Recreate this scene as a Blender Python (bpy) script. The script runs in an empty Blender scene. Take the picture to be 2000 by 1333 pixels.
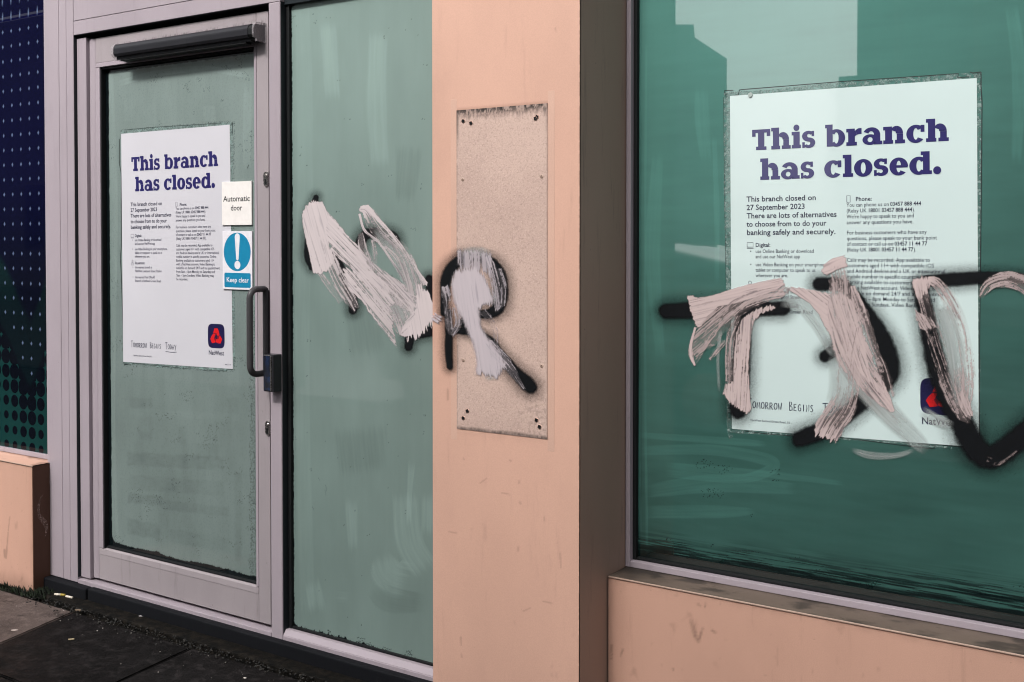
import bpy, bmesh, math, random
import numpy as np
from mathutils import Vector, Matrix

# ------------------------------------------------------------------ camera, sky, sun, exposure
S = bpy.context.scene
COL = S.collection
F, PV = 2150.0, 512.0
PHI, PIT, CAMH = math.radians(33.5), math.radians(1.2), 1.32
cd = bpy.data.cameras.new("camera")
cam = bpy.data.objects.new("camera", cd)
COL.objects.link(cam)
cam.location = (0, 0, CAMH)
cam.rotation_euler = (math.radians(90) - PIT, 0, PHI)
cd.sensor_width = 36.0
cd.lens = 36.0 * F / 2000.0
cd.shift_y = -(666.5 - PV) / 2000.0
cd.clip_end = 800
cd.clip_start = 0.05
S.camera = cam

SUN_EL, SUN_AZ = math.radians(46), math.radians(4)     # azimuth: to the left of the facade's outward normal
world = bpy.data.worlds.new("World")
S.world = world
world.use_nodes = True
wn, wl = world.node_tree.nodes, world.node_tree.links
wn.clear()
sky = wn.new("ShaderNodeTexSky")
sky.sky_type = 'NISHITA'
sky.sun_disc = False
sky.sun_elevation = SUN_EL
sky.sun_rotation = math.pi + SUN_AZ
sky.air_density = 1.0
sky.dust_density = 4.0
sky.ozone_density = 1.0
hs = wn.new("ShaderNodeHueSaturation")                   # hazy overcast: little blue left in the sky
hs.inputs["Saturation"].default_value = 0.12
bg = wn.new("ShaderNodeBackground")
bg.inputs["Strength"].default_value = 0.15
wo = wn.new("ShaderNodeOutputWorld")
wl.new(sky.outputs[0], hs.inputs["Color"])
wl.new(hs.outputs[0], bg.inputs["Color"])
wl.new(bg.outputs[0], wo.inputs["Surface"])

sd = bpy.data.lights.new("sun", 'SUN')
sd.energy = 2.8
sd.angle = math.radians(10)
sd.color = (1.0, 0.96, 0.92)
sun = bpy.data.objects.new("sun", sd)
COL.objects.link(sun)
sdir = Vector((-math.sin(SUN_AZ) * math.cos(SUN_EL), -math.cos(SUN_AZ) * math.cos(SUN_EL), math.sin(SUN_EL)))
sun.rotation_euler = sdir.to_track_quat('Z', 'Y').to_euler()

S.view_settings.view_transform = 'Standard'
S.view_settings.look = 'None'
S.view_settings.exposure = 0.90
S.view_settings.gamma = 1.0
S.view_settings.use_curve_mapping = False
S.render.engine = 'CYCLES'
S.cycles.transparent_max_bounces = 24
S.cycles.max_bounces = 6
S.cycles.use_denoising = True
S.cycles.filter_width = 1.1

# ------------------------------------------------------------------ measuring helpers
_f = np.array([-math.sin(PHI) * math.cos(PIT), math.cos(PHI) * math.cos(PIT), -math.sin(PIT)])
_r = np.array([math.cos(PHI), math.sin(PHI), 0.0])
_u = np.cross(_r, _f)
_c = np.array([0, 0, CAMH])


def at(u, v, x=None, y=None, z=None):
    """the point of a real plane x=, y= or z= measured off the photograph"""
    d = _f + _r * (u - 1000) / F - _u * (v - PV) / F
    i, val = (0, x) if x is not None else (1, y) if y is not None else (2, z)
    return _c + d * ((val - _c[i]) / d[i])


def proj(X, Y, Z):
    qx, qy, qz = X, Y, Z - CAMH
    dz = qx * _f[0] + qy * _f[1] + qz * _f[2]
    a = qx * _r[0] + qy * _r[1]
    b = qx * _u[0] + qy * _u[1] + qz * _u[2]
    return 1000 + F * a / dz, PV - F * b / dz


_tabs = {}


def vn(x, y, seed=0):
    if seed not in _tabs:
        _tabs[seed] = np.random.RandomState(seed + 11).rand(256, 256)
    T = _tabs[seed]
    x = np.asarray(x, float); y = np.asarray(y, float)
    xi = np.floor(x).astype(int); yi = np.floor(y).astype(int)
    fx = x - xi; fy = y - yi
    fx = fx * fx * (3 - 2 * fx); fy = fy * fy * (3 - 2 * fy)
    a = T[xi & 255, yi & 255]; b = T[(xi + 1) & 255, yi & 255]
    c = T[xi & 255, (yi + 1) & 255]; d = T[(xi + 1) & 255, (yi + 1) & 255]
    return (a * (1 - fx) + b * fx) * (1 - fy) + (c * (1 - fx) + d * fx) * fy


def fbm(x, y, seed=0, o=4):
    s = 0; a = 0.5; t = 0
    for k in range(o):
        s = s + a * vn(x * 2 ** k, y * 2 ** k, seed + k); t += a; a *= 0.5
    return s / t


def sst(e0, e1, x):
    t = np.clip((x - e0) / (e1 - e0), 0, 1)
    return t * t * (3 - 2 * t)


# ------------------------------------------------------------------ object helpers
def root(name, label, cat, loc, group=None):
    o = bpy.data.objects.new(name, None)
    COL.objects.link(o)
    o.location = loc
    o.empty_display_size = 0.1
    o["label"] = label; o["category"] = cat
    if group: o["group"] = group
    return o


def tag(o, label=None, cat=None, group=None, kind=None):
    if label: o["label"] = label
    if cat: o["category"] = cat
    if group: o["group"] = group
    if kind: o["kind"] = kind
    return o


def link(name, me, mat, parent=None, smooth=False):
    o = bpy.data.objects.new(name, me)
    if mat: me.materials.append(mat)
    if smooth:
        for p in me.polygons: p.use_smooth = True
    if parent:
        o.parent = parent
        if parent.type == 'EMPTY':
            o.location = -Vector(parent.location)
    COL.objects.link(o)
    return o


def from_bm(name, bm, mat, parent=None, smooth=False):
    me = bpy.data.meshes.new(name)
    bmesh.ops.recalc_face_normals(bm, faces=bm.faces)
    bm.to_mesh(me); bm.free()
    return link(name, me, mat, parent, smooth)


def bm_box(bm, x0, x1, y0, y1, z0, z1, bev=0.0, seg=1):
    m = bmesh.new()
    vs = [m.verts.new(p) for p in ((x0, y0, z0), (x1, y0, z0), (x1, y1, z0), (x0, y1, z0), (x0, y0, z1), (x1, y0, z1), (x1, y1, z1), (x0, y1, z1))]
    for f in ((0, 3, 2, 1), (4, 5, 6, 7), (0, 1, 5, 4), (1, 2, 6, 5), (2, 3, 7, 6), (3, 0, 4, 7)):
        m.faces.new([vs[i] for i in f])
    if bev:
        bmesh.ops.bevel(m, geom=list(m.edges), offset=bev, segments=seg, affect='EDGES', profile=0.6)
    t = bpy.data.meshes.new("t"); m.to_mesh(t); m.free()
    bm.from_mesh(t); bpy.data.meshes.remove(t)


def box(name, x0, x1, y0, y1, z0, z1, mat, parent=None, bev=0.001, seg=1):
    bm = bmesh.new()
    bm_box(bm, x0, x1, y0, y1, z0, z1, bev, seg)
    return from_bm(name, bm, mat, parent)


def prism(name, prof, x0, x1, mat, parent=None, smooth=False, cap=True):
    """a (y, z) profile run along x"""
    bm = bmesh.new()
    a = [bm.verts.new((x0, y, z)) for y, z in prof]
    b = [bm.verts.new((x1, y, z)) for y, z in prof]
    n = len(prof)
    for i in range(n):
        bm.faces.new((a[i], a[(i + 1) % n], b[(i + 1) % n], b[i]))
    if cap:
        bm.faces.new(a[::-1]); bm.faces.new(b)
    return from_bm(name, bm, mat, parent, smooth)


def flat(bm, pts, y):
    """polygon in the facade plane"""
    vs = [bm.verts.new((x, y, z)) for x, z in pts]
    return bm.faces.new(vs)


def grid(name, X, Z, y, attrs, mat, parent=None, keep=None, yoff=None):
    """sheet on the facade: X, Z 1D arrays, attrs dict of 2D arrays [ix, iz]"""
    nx, nz = len(X), len(Z)
    XX, ZZ = np.meshgrid(X, Z, indexing='ij')
    co = np.stack([XX, np.full_like(XX, y) if yoff is None else y + yoff, ZZ], -1).reshape(-1, 3)
    idx = np.arange(nx * nz).reshape(nx, nz)
    q = np.stack([idx[:-1, :-1], idx[1:, :-1], idx[1:, 1:], idx[:-1, 1:]], -1).reshape(-1, 4)
    if keep is not None:
        k = (keep[:-1, :-1] | keep[1:, :-1] | keep[1:, 1:] | keep[:-1, 1:]).reshape(-1)
        q = q[k]
        used = np.unique(q)
        remap = np.full(nx * nz, -1); remap[used] = np.arange(len(used))
        q = remap[q]; co = co[used]
        attrs = {n: a.reshape(-1)[used] for n, a in attrs.items()}
    me = bpy.data.meshes.new(name)
    me.vertices.add(len(co)); me.vertices.foreach_set("co", co.astype(np.float32).ravel())
    me.loops.add(q.size); me.loops.foreach_set("vertex_index", q.astype(np.int32).ravel())
    me.polygons.add(len(q)); me.polygons.foreach_set("loop_start", np.arange(0, q.size, 4, dtype=np.int32))
    me.update(calc_edges=True)
    for n, a in attrs.items():
        at_ = me.attributes.new(n, 'FLOAT', 'POINT')
        at_.data.foreach_set("value", np.ascontiguousarray(a.reshape(-1), dtype=np.float32))
    me.validate()
    return link(name, me, mat, parent)


def hgrid(name, X, Y, z, attrs, mat, parent=None):
    o = grid(name, X, Y, 0, attrs, mat, parent)
    me = o.data
    co = np.empty(len(me.vertices) * 3, np.float32); me.vertices.foreach_get("co", co)
    co = co.reshape(-1, 3); co = np.stack([co[:, 0], co[:, 2], np.full(len(co), z)], -1)
    me.vertices.foreach_set("co", co.astype(np.float32).ravel()); me.update()
    return o


# ------------------------------------------------------------------ materials
def srgb(r, g, b):
    return tuple(((c / 255 / 12.92) if c / 255 < 0.04045 else ((c / 255 + 0.055) / 1.055) ** 2.4) for c in (r, g, b)) + (1,)


class N:
    def __init__(self, name):
        self.m = bpy.data.materials.new(name); self.m.use_nodes = True
        self.n = self.m.node_tree.nodes; self.l = self.m.node_tree.links
        self.b = self.n["Principled BSDF"]
        self.tc = self.n.new("ShaderNodeTexCoord")

    def noise(self, scale, detail=4, rough=0.6, stretch=(1, 1, 1), dist=0.0):
        mp = self.n.new("ShaderNodeMapping"); mp.inputs["Scale"].default_value = stretch
        self.l.new(self.tc.outputs["Object"], mp.inputs["Vector"])
        t = self.n.new("ShaderNodeTexNoise"); t.inputs["Scale"].default_value = scale
        t.inputs["Detail"].default_value = detail; t.inputs["Roughness"].default_value = rough
        t.inputs["Distortion"].default_value = dist
        self.l.new(mp.outputs[0], t.inputs["Vector"])
        return t.outputs["Fac"]

    def ramp(self, src, lo, hi, a=0.0, b=1.0):
        r = self.n.new("ShaderNodeMapRange"); r.inputs[1].default_value = lo; r.inputs[2].default_value = hi
        r.inputs[3].default_value = a; r.inputs[4].default_value = b
        r.interpolation_type = 'SMOOTHSTEP'
        self.l.new(src, r.inputs[0]); return r.outputs[0]

    def attr(self, name):
        a = self.n.new("ShaderNodeAttribute"); a.attribute_name = name; return a.outputs["Fac"]

    def mix(self, fac, a, b, mode='MIX'):
        x = self.n.new("ShaderNodeMix"); x.data_type = 'RGBA'; x.blend_type = mode
        for s, v in ((x.inputs[0], fac), (x.inputs[6], a), (x.inputs[7], b)):
            if isinstance(v, (int, float, tuple)): s.default_value = v
            else: self.l.new(v, s)
        return x.outputs[2]

    def math(self, op, a, b=None):
        x = self.n.new("ShaderNodeMath"); x.operation = op
        for s, v in ((x.inputs[0], a), (x.inputs[1], b)):
            if v is None: continue
            if isinstance(v, (int, float)): s.default_value = v
            else: self.l.new(v, s)
        return x.outputs[0]

    def bump(self, src, strength=0.2, dist=0.002, normal=None, socket="Normal"):
        x = self.n.new("ShaderNodeBump"); x.inputs["Strength"].default_value = strength
        x.inputs["Distance"].default_value = dist
        self.l.new(src, x.inputs["Height"])
        if normal is not None: self.l.new(normal, x.inputs["Normal"])
        self.l.new(x.outputs[0], self.b.inputs[socket]); return x.outputs[0]

    def set(self, **k):
        for n, v in k.items():
            s = self.b.inputs[{"color": "Base Color", "rough": "Roughness", "metal": "Metallic", "coat": "Coat Weight", "coatr": "Coat Roughness", "ior": "IOR", "spec": "Specular IOR Level", "alpha": "Alpha"}[n]]
            if isinstance(v, (int, float, tuple)): s.default_value = v
            else: self.l.new(v, s)
        return self


def painted(name, col, dark, rough=0.45, grime=0.35, grain=700, gs=5, streak=True, bumpd=0.0004, attr=None, coat=0.0):
    """painted or powder-coated surface with soft mottling, grain and dirt streaks"""
    n = N(name)
    big = n.noise(gs, 5, 0.6, (1, 1, 0.5) if streak else (1, 1, 1))
    c = n.mix(n.ramp(big, 0.35, 0.75), col, tuple(x * 0.9 for x in col[:3]) + (1,))
    st = n.noise(26, 6, 0.7, (1, 1, 0.10), 0.3)
    c = n.mix(n.math('MULTIPLY', n.ramp(st, 0.56, 0.8), grime), c, dark)
    fine = n.noise(grain, 2, 0.5)
    c = n.mix(n.ramp(fine, 0.3, 0.7, 0, 0.16), c, tuple(x * 0.55 for x in col[:3]) + (1,))
    sp = n.noise(60, 3, 0.5)
    c = n.mix(n.ramp(sp, 0.74, 0.78, 0, grime), c, dark)
    if attr:
        c = n.mix(n.attr(attr), c, dark)
    n.set(color=c, rough=rough, coat=coat, spec=0.2 if max(col[:3]) < 0.1 else 0.4)
    n.bump(n.noise(220, 3, 0.6), 0.25, bumpd)
    return n.m


PINK = (0.635, 0.385, 0.295, 1)
M_pink = painted("pink_render_paint", PINK, (0.16, 0.09, 0.065, 1), 0.5, 0.24, 420, 2.2, attr="grime", bumpd=0.0006)
M_pinkwall = painted("dimmed_pink_wall_paint", (0.55, 0.325, 0.245, 1), (0.10, 0.055, 0.04, 1), 0.5, 0.3, 420, 3, attr="grime", bumpd=0.0006)  # pillar pink lowered: dimmer light near the ground put into the colour
M_side = painted("shaded_soiled_side_paint", (0.29, 0.195, 0.155, 1), (0.03, 0.022, 0.018, 1), 0.55, 0.5, 420, 3)  # own brown with dirt, darkened further to carry the side's shade
M_ledge = painted("dirty_ledge", (0.125, 0.092, 0.072, 1), (0.022, 0.017, 0.013, 1), 0.6, 0.9, 300, 8, False, 0.0015, attr="grime")
M_lip = painted("worn_metal_lip", (0.48, 0.34, 0.27, 1), (0.08, 0.05, 0.04, 1), 0.35, 0.6, 300, 20)
FR = (0.355, 0.305, 0.338, 1)
M_frame = painted("lilac_powder_coat", FR, (0.09, 0.075, 0.075, 1), 0.38, 0.22, 900, 4, bumpd=0.0002)
M_door = painted("grey_door_powder_coat", (0.325, 0.285, 0.30, 1), (0.10, 0.08, 0.08, 1), 0.42, 0.5, 900, 6, bumpd=0.0003)
M_return = painted("shaded_frame_return", (0.020, 0.025, 0.029, 1), (0.01, 0.01, 0.012, 1), 0.4, 0.3, 900, 5)  # shade of the frame's side faces put into a dark grey
M_black = painted("black_gasket", (0.008, 0.009, 0.010, 1), (0.02, 0.02, 0.02, 1), 0.6, 0.3, 500, 9)
M_sensor = painted("black_plastic", (0.022, 0.022, 0.026, 1), (0.05, 0.05, 0.05, 1), 0.32, 0.4, 600, 9)
M_handle = painted("dark_grey_handle", (0.060, 0.058, 0.062, 1), (0.02, 0.02, 0.02, 1), 0.36, 0.35, 600, 30)
M_plinth = painted("black_kerb_rubber", (0.0025, 0.003, 0.005, 1), (0.03, 0.03, 0.03, 1), 0.8, 0.5, 200, 20, False, 0.003)
M_upper = painted("pale_fascia_board", (0.42, 0.38, 0.40, 1), (0.1, 0.09, 0.09, 1), 0.5, 0.3, 500, 3)


def mk_metal():
    n = N("scratched_chrome"); n.set(metal=1.0, color=(0.55, 0.52, 0.50, 1), rough=n.ramp(n.noise(300, 3), 0.3, 0.7, 0.15, 0.4)); return n.m


M_metal = mk_metal()


def mk_pane(name, wash, dark, rough=0.5, wave=0.35):
    n = N(name)
    g = n.noise(900, 2, 0.5)
    v = n.noise(40, 6, 0.7, (1, 1, 0.14), 0.2)
    c = n.mix(n.ramp(v, 0.35, 0.7, 0, 0.07), wash, tuple(x * 0.7 for x in wash[:3]) + (1,))
    c = n.mix(n.ramp(g, 0.3, 0.7, 0, 0.22), c, tuple(x * 0.6 for x in wash[:3]) + (1,))
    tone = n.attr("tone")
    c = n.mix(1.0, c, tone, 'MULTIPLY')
    c = n.mix(n.attr("wash"), dark, c)
    n.set(color=c, rough=rough, spec=0.0, coat=1.0, coatr=0.012)
    n.b.inputs["Coat IOR"].default_value = 1.9
    n.bump(n.noise(2.2, 1, 0.3), wave, 0.004, None, "Coat Normal")
    return n.m


M_paneL = mk_pane("whitewashed_glass_pale", (0.185, 0.252, 0.232, 1), (0.004, 0.007, 0.008, 1), wave=0.05)
M_paneD = mk_pane("whitewashed_glass_door", (0.185, 0.235, 0.222, 1), (0.004, 0.007, 0.008, 1), wave=0.05)
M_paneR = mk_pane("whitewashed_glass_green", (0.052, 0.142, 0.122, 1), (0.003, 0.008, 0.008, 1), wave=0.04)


def mk_blue():
    n = N("navy_printed_glass")
    c = n.mix(n.attr("teal"), (0.0026, 0.0030, 0.019, 1), (0.0055, 0.030, 0.029, 1))
    c = n.mix(n.attr("black"), c, (0.002, 0.003, 0.006, 1))
    c = n.mix(n.attr("dia"), c, (0.085, 0.115, 0.19, 1))
    n.set(color=c, rough=0.6, coat=0.35, coatr=0.03, spec=0.0); return n.m


M_blue = mk_blue()


def mk_poster(name, col):
    n = N(name)
    w = n.noise(5.5, 3, 0.5, (1, 1, 0.8))
    c = n.mix(n.ramp(w, 0.3, 0.7, 0, 0.5), col, tuple(x * 0.94 for x in col[:3]) + (1,))
    n.set(color=c, rough=0.5, coat=0.7, coatr=0.05, spec=0.3)
    n.bump(w, 0.30, 0.006, None, "Coat Normal")
    n.bump(n.noise(4.0, 2, 0.4, (1, 1, 0.6), 0.5), 0.30, 0.010)
    return n.m


M_posterR = mk_poster("poster_paper_greenish", (0.535, 0.645, 0.635, 1))
M_posterL = mk_poster("poster_paper_white", (0.545, 0.535, 0.575, 1))


def mk_plain(name, col, rough=0.5, coat=0.0, coatr=0.05, spec=0.5, var=0.12):
    n = N(name)
    c = n.mix(n.ramp(n.noise(50, 4), 0.3, 0.7, 0, var * 2), col, tuple(x * 0.75 for x in col[:3]) + (1,))
    n.set(color=c, rough=rough, coat=coat, coatr=coatr, spec=spec); return n.m


M_inkN = mk_plain("navy_ink", (0.012, 0.008, 0.105, 1), 0.4, 0.8, 0.05)
M_inkB = mk_plain("dark_ink", (0.012, 0.014, 0.045, 1), 0.5, 0.5)
M_inkK = mk_plain("black_ink", (0.010, 0.010, 0.012, 1), 0.5, 0.3)
M_logo = mk_plain("logo_navy", (0.006, 0.004, 0.050, 1), 0.4, 0.6)
M_red = mk_plain("logo_red", (0.62, 0.006, 0.008, 1), 0.4, 0.4)
M_redd = mk_plain("logo_dark_red", (0.20, 0.004, 0.012, 1), 0.4, 0.4)
M_signw = mk_plain("sign_white", (0.78, 0.745, 0.72, 1), 0.35, 0.3)
M_signw2 = mk_plain("sign_cool_white", (0.72, 0.70, 0.74, 1), 0.35, 0.3)
M_signb = mk_plain("sign_blue", (0.006, 0.205, 0.365, 1), 0.35, 0.3)


def mk_paint(name, col, col2, rough=0.45, bump=0.0):
    n = N(name)
    c = n.mix(n.attr("tone"), col, col2)
    n.set(color=c, rough=rough, alpha=n.attr("alpha"), spec=0.12)
    if bump: n.bump(n.attr("tone"), 0.4, bump)
    return n.m


M_spray = mk_paint("black_spray_paint", (0.0035, 0.0040, 0.0045, 1), (0.005, 0.006, 0.008, 1), 0.6)
M_brushR = mk_paint("pink_brushed_emulsion", (0.515, 0.415, 0.405, 1), (0.075, 0.06, 0.07, 1), 0.55, 0.0001)
M_brushL = mk_paint("white_brushed_emulsion", (0.54, 0.475, 0.48, 1), (0.14, 0.13, 0.15, 1), 0.55, 0.0001)
M_brushP = mk_paint("lilac_brushed_emulsion", (0.49, 0.43, 0.455, 1), (0.16, 0.15, 0.18, 1), 0.55, 0.0001)
M_film = mk_paint("thin_grey_paint_film", (0.43, 0.46, 0.45, 1), (0.34, 0.37, 0.365, 1), 0.5, 0.0002)
M_tape = mk_paint("clear_tape_over_scraped_wash", (0.24, 0.33, 0.31, 1), (0.10, 0.16, 0.15, 1), 0.25, 0.0012)
M_line = mk_plain("cut_gap_in_wash", (0.004, 0.012, 0.012, 1), 0.5)

# ------------------------------------------------------------------ planes of the shopfront
Y_P, Y_W, Y_FR, Y_DL, Y_G, Y_GD, Y_GR = 2.347, 2.493, 2.565, 2.587, 2.600, 2.610, 2.620
Y_FW = 2.590
GZ = -0.04


# ------------------------------------------------------------------ brush and spray strokes
class Stroke:
    def __init__(self, pts, step=2.5):
        P = np.array(pts, float)            # u, v, half width, coverage
        if P.shape[1] == 3: P = np.hstack([P, np.ones((len(P), 1))])
        Q = np.vstack([2 * P[0] - P[1], P, 2 * P[-1] - P[-2]])
        out = []
        for i in range(1, len(Q) - 2):
            L = np.hypot(*(Q[i + 1, :2] - Q[i, :2])); n = max(2, int(L / step))
            t = np.linspace(0, 1, n, endpoint=False)[:, None]
            a, b, c, d = Q[i - 1], Q[i], Q[i + 1], Q[i + 2]
            out.append(0.5 * (2 * b + (c - a) * t + (2 * a - 5 * b + 4 * c - d) * t ** 2 + (3 * b - a - 3 * c + d) * t ** 3))
        out.append(P[-1:])
        self.q = np.vstack(out)
        self.q[:, 2] = np.maximum(self.q[:, 2], 1.0)
        T = np.gradient(self.q[:, :2], axis=0); self.t = T / (np.linalg.norm(T, axis=1, keepdims=True) + 1e-9)
        self.s = np.concatenate([[0], np.cumsum(np.hypot(*np.diff(self.q[:, :2], axis=0).T))])

    def box(self, m=1.9):
        h = self.q[:, 2].max() * m + 8
        return self.q[:, 0].min() - h, self.q[:, 0].max() + h, self.q[:, 1].min() - h, self.q[:, 1].max() + h

    def ev(self, U, V):
        best = np.full(U.shape, 1e18); k = np.zeros(U.shape, int)
        for i in range(len(self.q)):
            d = (U - self.q[i, 0]) ** 2 + (V - self.q[i, 1]) ** 2
            m = d < best; best[m] = d[m]; k[m] = i
        dx, dy = U - self.q[k, 0], V - self.q[k, 1]
        wp = dx * -self.t[k, 1] + dy * self.t[k, 0]
        al = dx * self.t[k, 0] + dy * self.t[k, 1]
        return self.s[k] + al, wp, np.sqrt(best), self.q[k, 2], self.q[k, 3], k


def paint_eval(U, V, strokes, kind, seed):
    A = np.zeros(U.shape); Tn = np.zeros(U.shape)
    rng = np.random.RandomState(seed)
    speck = rng.rand(*U.shape)
    for j, pts in enumerate(strokes):
        if isinstance(pts, dict):
            P = np.array(pts['p'], float); c0, c1 = pts.get('c', (1, 1)); an = math.radians(pts.get('a', 0)); sf = pts.get('soft', 1.6)
            m = (U > P[:, 0].min() - 12) & (U < P[:, 0].max() + 12) & (V > P[:, 1].min() - 12) & (V < P[:, 1].max() + 12)
            if not m.any(): continue
            u0_, v0_ = U[m], V[m]; sd_ = seed + 7 * j
            ca, sa = math.cos(an), math.sin(an)
            s = u0_ * ca + v0_ * sa; w = -u0_ * sa + v0_ * ca
            rg = pts.get('rag', 5)
            u = u0_ + ca * rg * 1.6 * (vn(w / 1.8, s / 60, sd_ + 5) - .5) + rg * .5 * (fbm(u0_ / 7, v0_ / 7, sd_ + 6, 3) - .5)
            v = v0_ + sa * rg * 1.6 * (vn(w / 1.8, s / 60, sd_ + 5) - .5) + rg * .5 * (fbm(u0_ / 7, v0_ / 7, sd_ + 7, 3) - .5)
            ins = np.zeros(u.shape, bool); dm = np.full(u.shape, 1e9)
            for i in range(len(P)):
                (xa_, ya_), (xb_, yb2_) = P[i - 1], P[i]
                cnd = ((ya_ > v) != (yb2_ > v)) & (u < (xb_ - xa_) * (v - ya_) / (yb2_ - ya_ + 1e-9) + xa_)
                ins ^= cnd
                L2 = (xb_ - xa_) ** 2 + (yb2_ - ya_) ** 2 + 1e-9
                t_ = np.clip(((u - xa_) * (xb_ - xa_) + (v - ya_) * (yb2_ - ya_)) / L2, 0, 1)
                dm = np.minimum(dm, np.hypot(u - xa_ - t_ * (xb_ - xa_), v - ya_ - t_ * (yb2_ - ya_)))
            sdist = np.where(ins, dm, -dm)
            cov = c0 + (c1 - c0) * np.clip((s - s.min()) / (np.ptp(s) + 1e-9), 0, 1)
            n1 = vn(w / 2.3, s / 80, sd_); n2 = vn(w / 1.2, s / 40 + 9.7, sd_ + 1); n3 = vn(w / 5.5, s / 110 + 4.2, sd_ + 2); n4 = fbm(u / 5, v / 5, sd_ + 40, 3)
            n = np.clip((0.30 * n1 + 0.30 * n2 + 0.24 * n3 + 0.24 * n4 - 0.54) * 2.7 + 0.5, 0, 1)
            a = sst(-0.20, 0.16, cov * 1.0 - n)
            a = np.maximum(a, 0.30 * sst(.05, .6, cov) * (0.6 + .8 * n1)) * sst(-sf * .5, sf, sdist) * np.clip(0.42 + 0.66 * cov, 0, 1)
            A[m] = 1 - (1 - A[m]) * (1 - a)
            ln = vn(w / 1.9, s / 55 + 30.3, sd_ + 8)
            t = np.clip(0.02 + 0.22 * n1 + 0.75 * sst(0.72, 0.92, ln) + 0.16 * (1 - cov), 0, 1) * np.clip(1.6 - cov, 0.12, 1)
            Tn[m] = Tn[m] * (1 - a) + t * a
            continue
        st = Stroke(pts)
        b = st.box(2.6 if kind == 'spray' else 1.3)
        m = (U > b[0]) & (U < b[1]) & (V > b[2]) & (V < b[3])
        if not m.any(): continue
        u, v = U[m], V[m]
        s, w, d, hw, cov, k = st.ev(u, v)
        if kind == 'spray':
            r = d / hw
            core = 1 - sst(0.66, 1.48, r + 0.22 * (fbm(u / 11, v / 11, seed + 71, 3) - .5))
            halo = 0.36 * np.exp(-(np.maximum(d - 0.9 * hw, 0) / (7 + 0.55 * hw)) ** 2)
            a = np.maximum(core, halo)
            a = a + (speck[m] - 0.5) * 1.9 * a * (1 - a)
            a = np.maximum(a, 0.55 * (vn(u / 1.3, v / 1.3, seed + 77) > 0.93) * (d < hw * 2.3))
            a = np.clip(a, 0, 1) * cov
            a[a < 0.035] = 0
            A[m] = 1 - (1 - A[m]) * (1 - a)
            Tn[m] = fbm(u / 6, v / 6, seed + j)
        elif kind == 'film':
            L = st.s[-1]
            n = vn(w / 2.6, s / 90, seed + j) * .5 + vn(w / 6.0, s / 130, seed + j + 5) * .5
            a = cov * (0.55 + 0.9 * n) * sst(0, .45, 1 - np.abs(w) / hw) * sst(0, 22, s) * sst(0, 22, L - s)
            A[m] = 1 - (1 - A[m]) * (1 - np.clip(a, 0, 1)); Tn[m] = vn(w / 2.0, s / 60, seed + j + 9)
        else:
            L = st.s[-1]; sd_ = seed + 7 * j
            wob = 4.0 * (vn(s / 60, s * 0 + j, sd_ + 3) - 0.5)
            n1 = vn((w + wob) / 2.3, s / 80 + j * 3.1, sd_); n2 = vn((w + wob) / 1.2, s / 40 + 9.7, sd_ + 1)
            n3 = vn((w + wob) / 5.5, s / 110 + 4.2, sd_ + 2); n4 = fbm(u / 5, v / 5, sd_ + 40, 3)
            n = np.clip((0.30 * n1 + 0.30 * n2 + 0.24 * n3 + 0.24 * n4 - 0.54) * 2.7 + 0.5, 0, 1)
            g = (rng.rand(len(u)) - 0.5) * 0.16
            a = sst(-0.20, 0.16, cov * 1.0 - n + g)
            edge = 1 + 0.22 * (vn(s / 9, s * 0 + 1.5 + j, sd_ + 4) - 0.5) + 0.10 * (vn(s / 2.5, s * 0 + 3 + j, sd_ + 5) - 0.5)
            fm = 0.24 * sst(0.05, 0.6, cov) * sst(0, 0.35, 1.02 - np.abs(w) / hw)
            a = np.maximum(a, fm * (0.6 + 0.8 * n1))
            a *= sst(0, 3.0 / 20, edge - np.abs(w) / hw)
            rag = np.minimum(hw, 11) * (vn(w / 3.4, w * 0 + j, sd_ + 6) + 0.7 * vn(w / 1.3, w * 0 + j, sd_ + 7) - 0.6)
            a *= sst(-1, 1.5, s + 0.4 * rag) * sst(-1, 1.5, L - s + rag)
            thin = np.clip(0.42 + 0.66 * cov, 0, 1)
            a = np.maximum(a * thin, 0)
            A[m] = 1 - (1 - A[m]) * (1 - a)
            ln = vn((w + wob) / 1.9, s / 55 + 30.3, sd_ + 8)
            t = np.clip(0.02 + 0.22 * n1 + 0.75 * sst(0.70, 0.92, ln + 0.12 * (1 - cov)) + 0.16 * (1 - cov), 0, 1) * np.clip(1.75 - cov, 0.25, 1)
            Tn[m] = Tn[m] * (1 - a) + t * a
    return A, Tn


def paint_sheet(name, strokes, kind, y, mat, parent, seed, step=0.0013, xlim=None, hole=None):
    bx = np.array([Stroke(p).box(2.6 if kind == 'spray' else 1.3) if not isinstance(p, dict) else (min(q[0] for q in p['p']) - 8, max(q[0] for q in p['p']) + 8, min(q[1] for q in p['p']) - 8, max(q[1] for q in p['p']) + 8) for p in strokes])
    u0, u1, v0, v1 = bx[:, 0].min(), bx[:, 1].max(), bx[:, 2].min(), bx[:, 3].max()
    c = [at(u, v, y=y) for u in (u0, u1) for v in (v0, v1)]
    x0, x1 = min(p[0] for p in c), max(p[0] for p in c)
    z0, z1 = min(p[2] for p in c), max(p[2] for p in c)
    if xlim: x0, x1 = max(x0, xlim[0]), min(x1, xlim[1])
    X = np.arange(x0, x1, step); Z = np.arange(z0, z1, step)
    XX, ZZ = np.meshgrid(X, Z, indexing='ij')
    U, V = proj(XX, y, ZZ)
    A, T = paint_eval(U, V, strokes, kind, seed)
    if hole is not None: A = A * hole(U, V)
    return grid(name, X, Z, y, {"alpha": A, "tone": T}, mat, parent, keep=A > 0.03)


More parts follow.
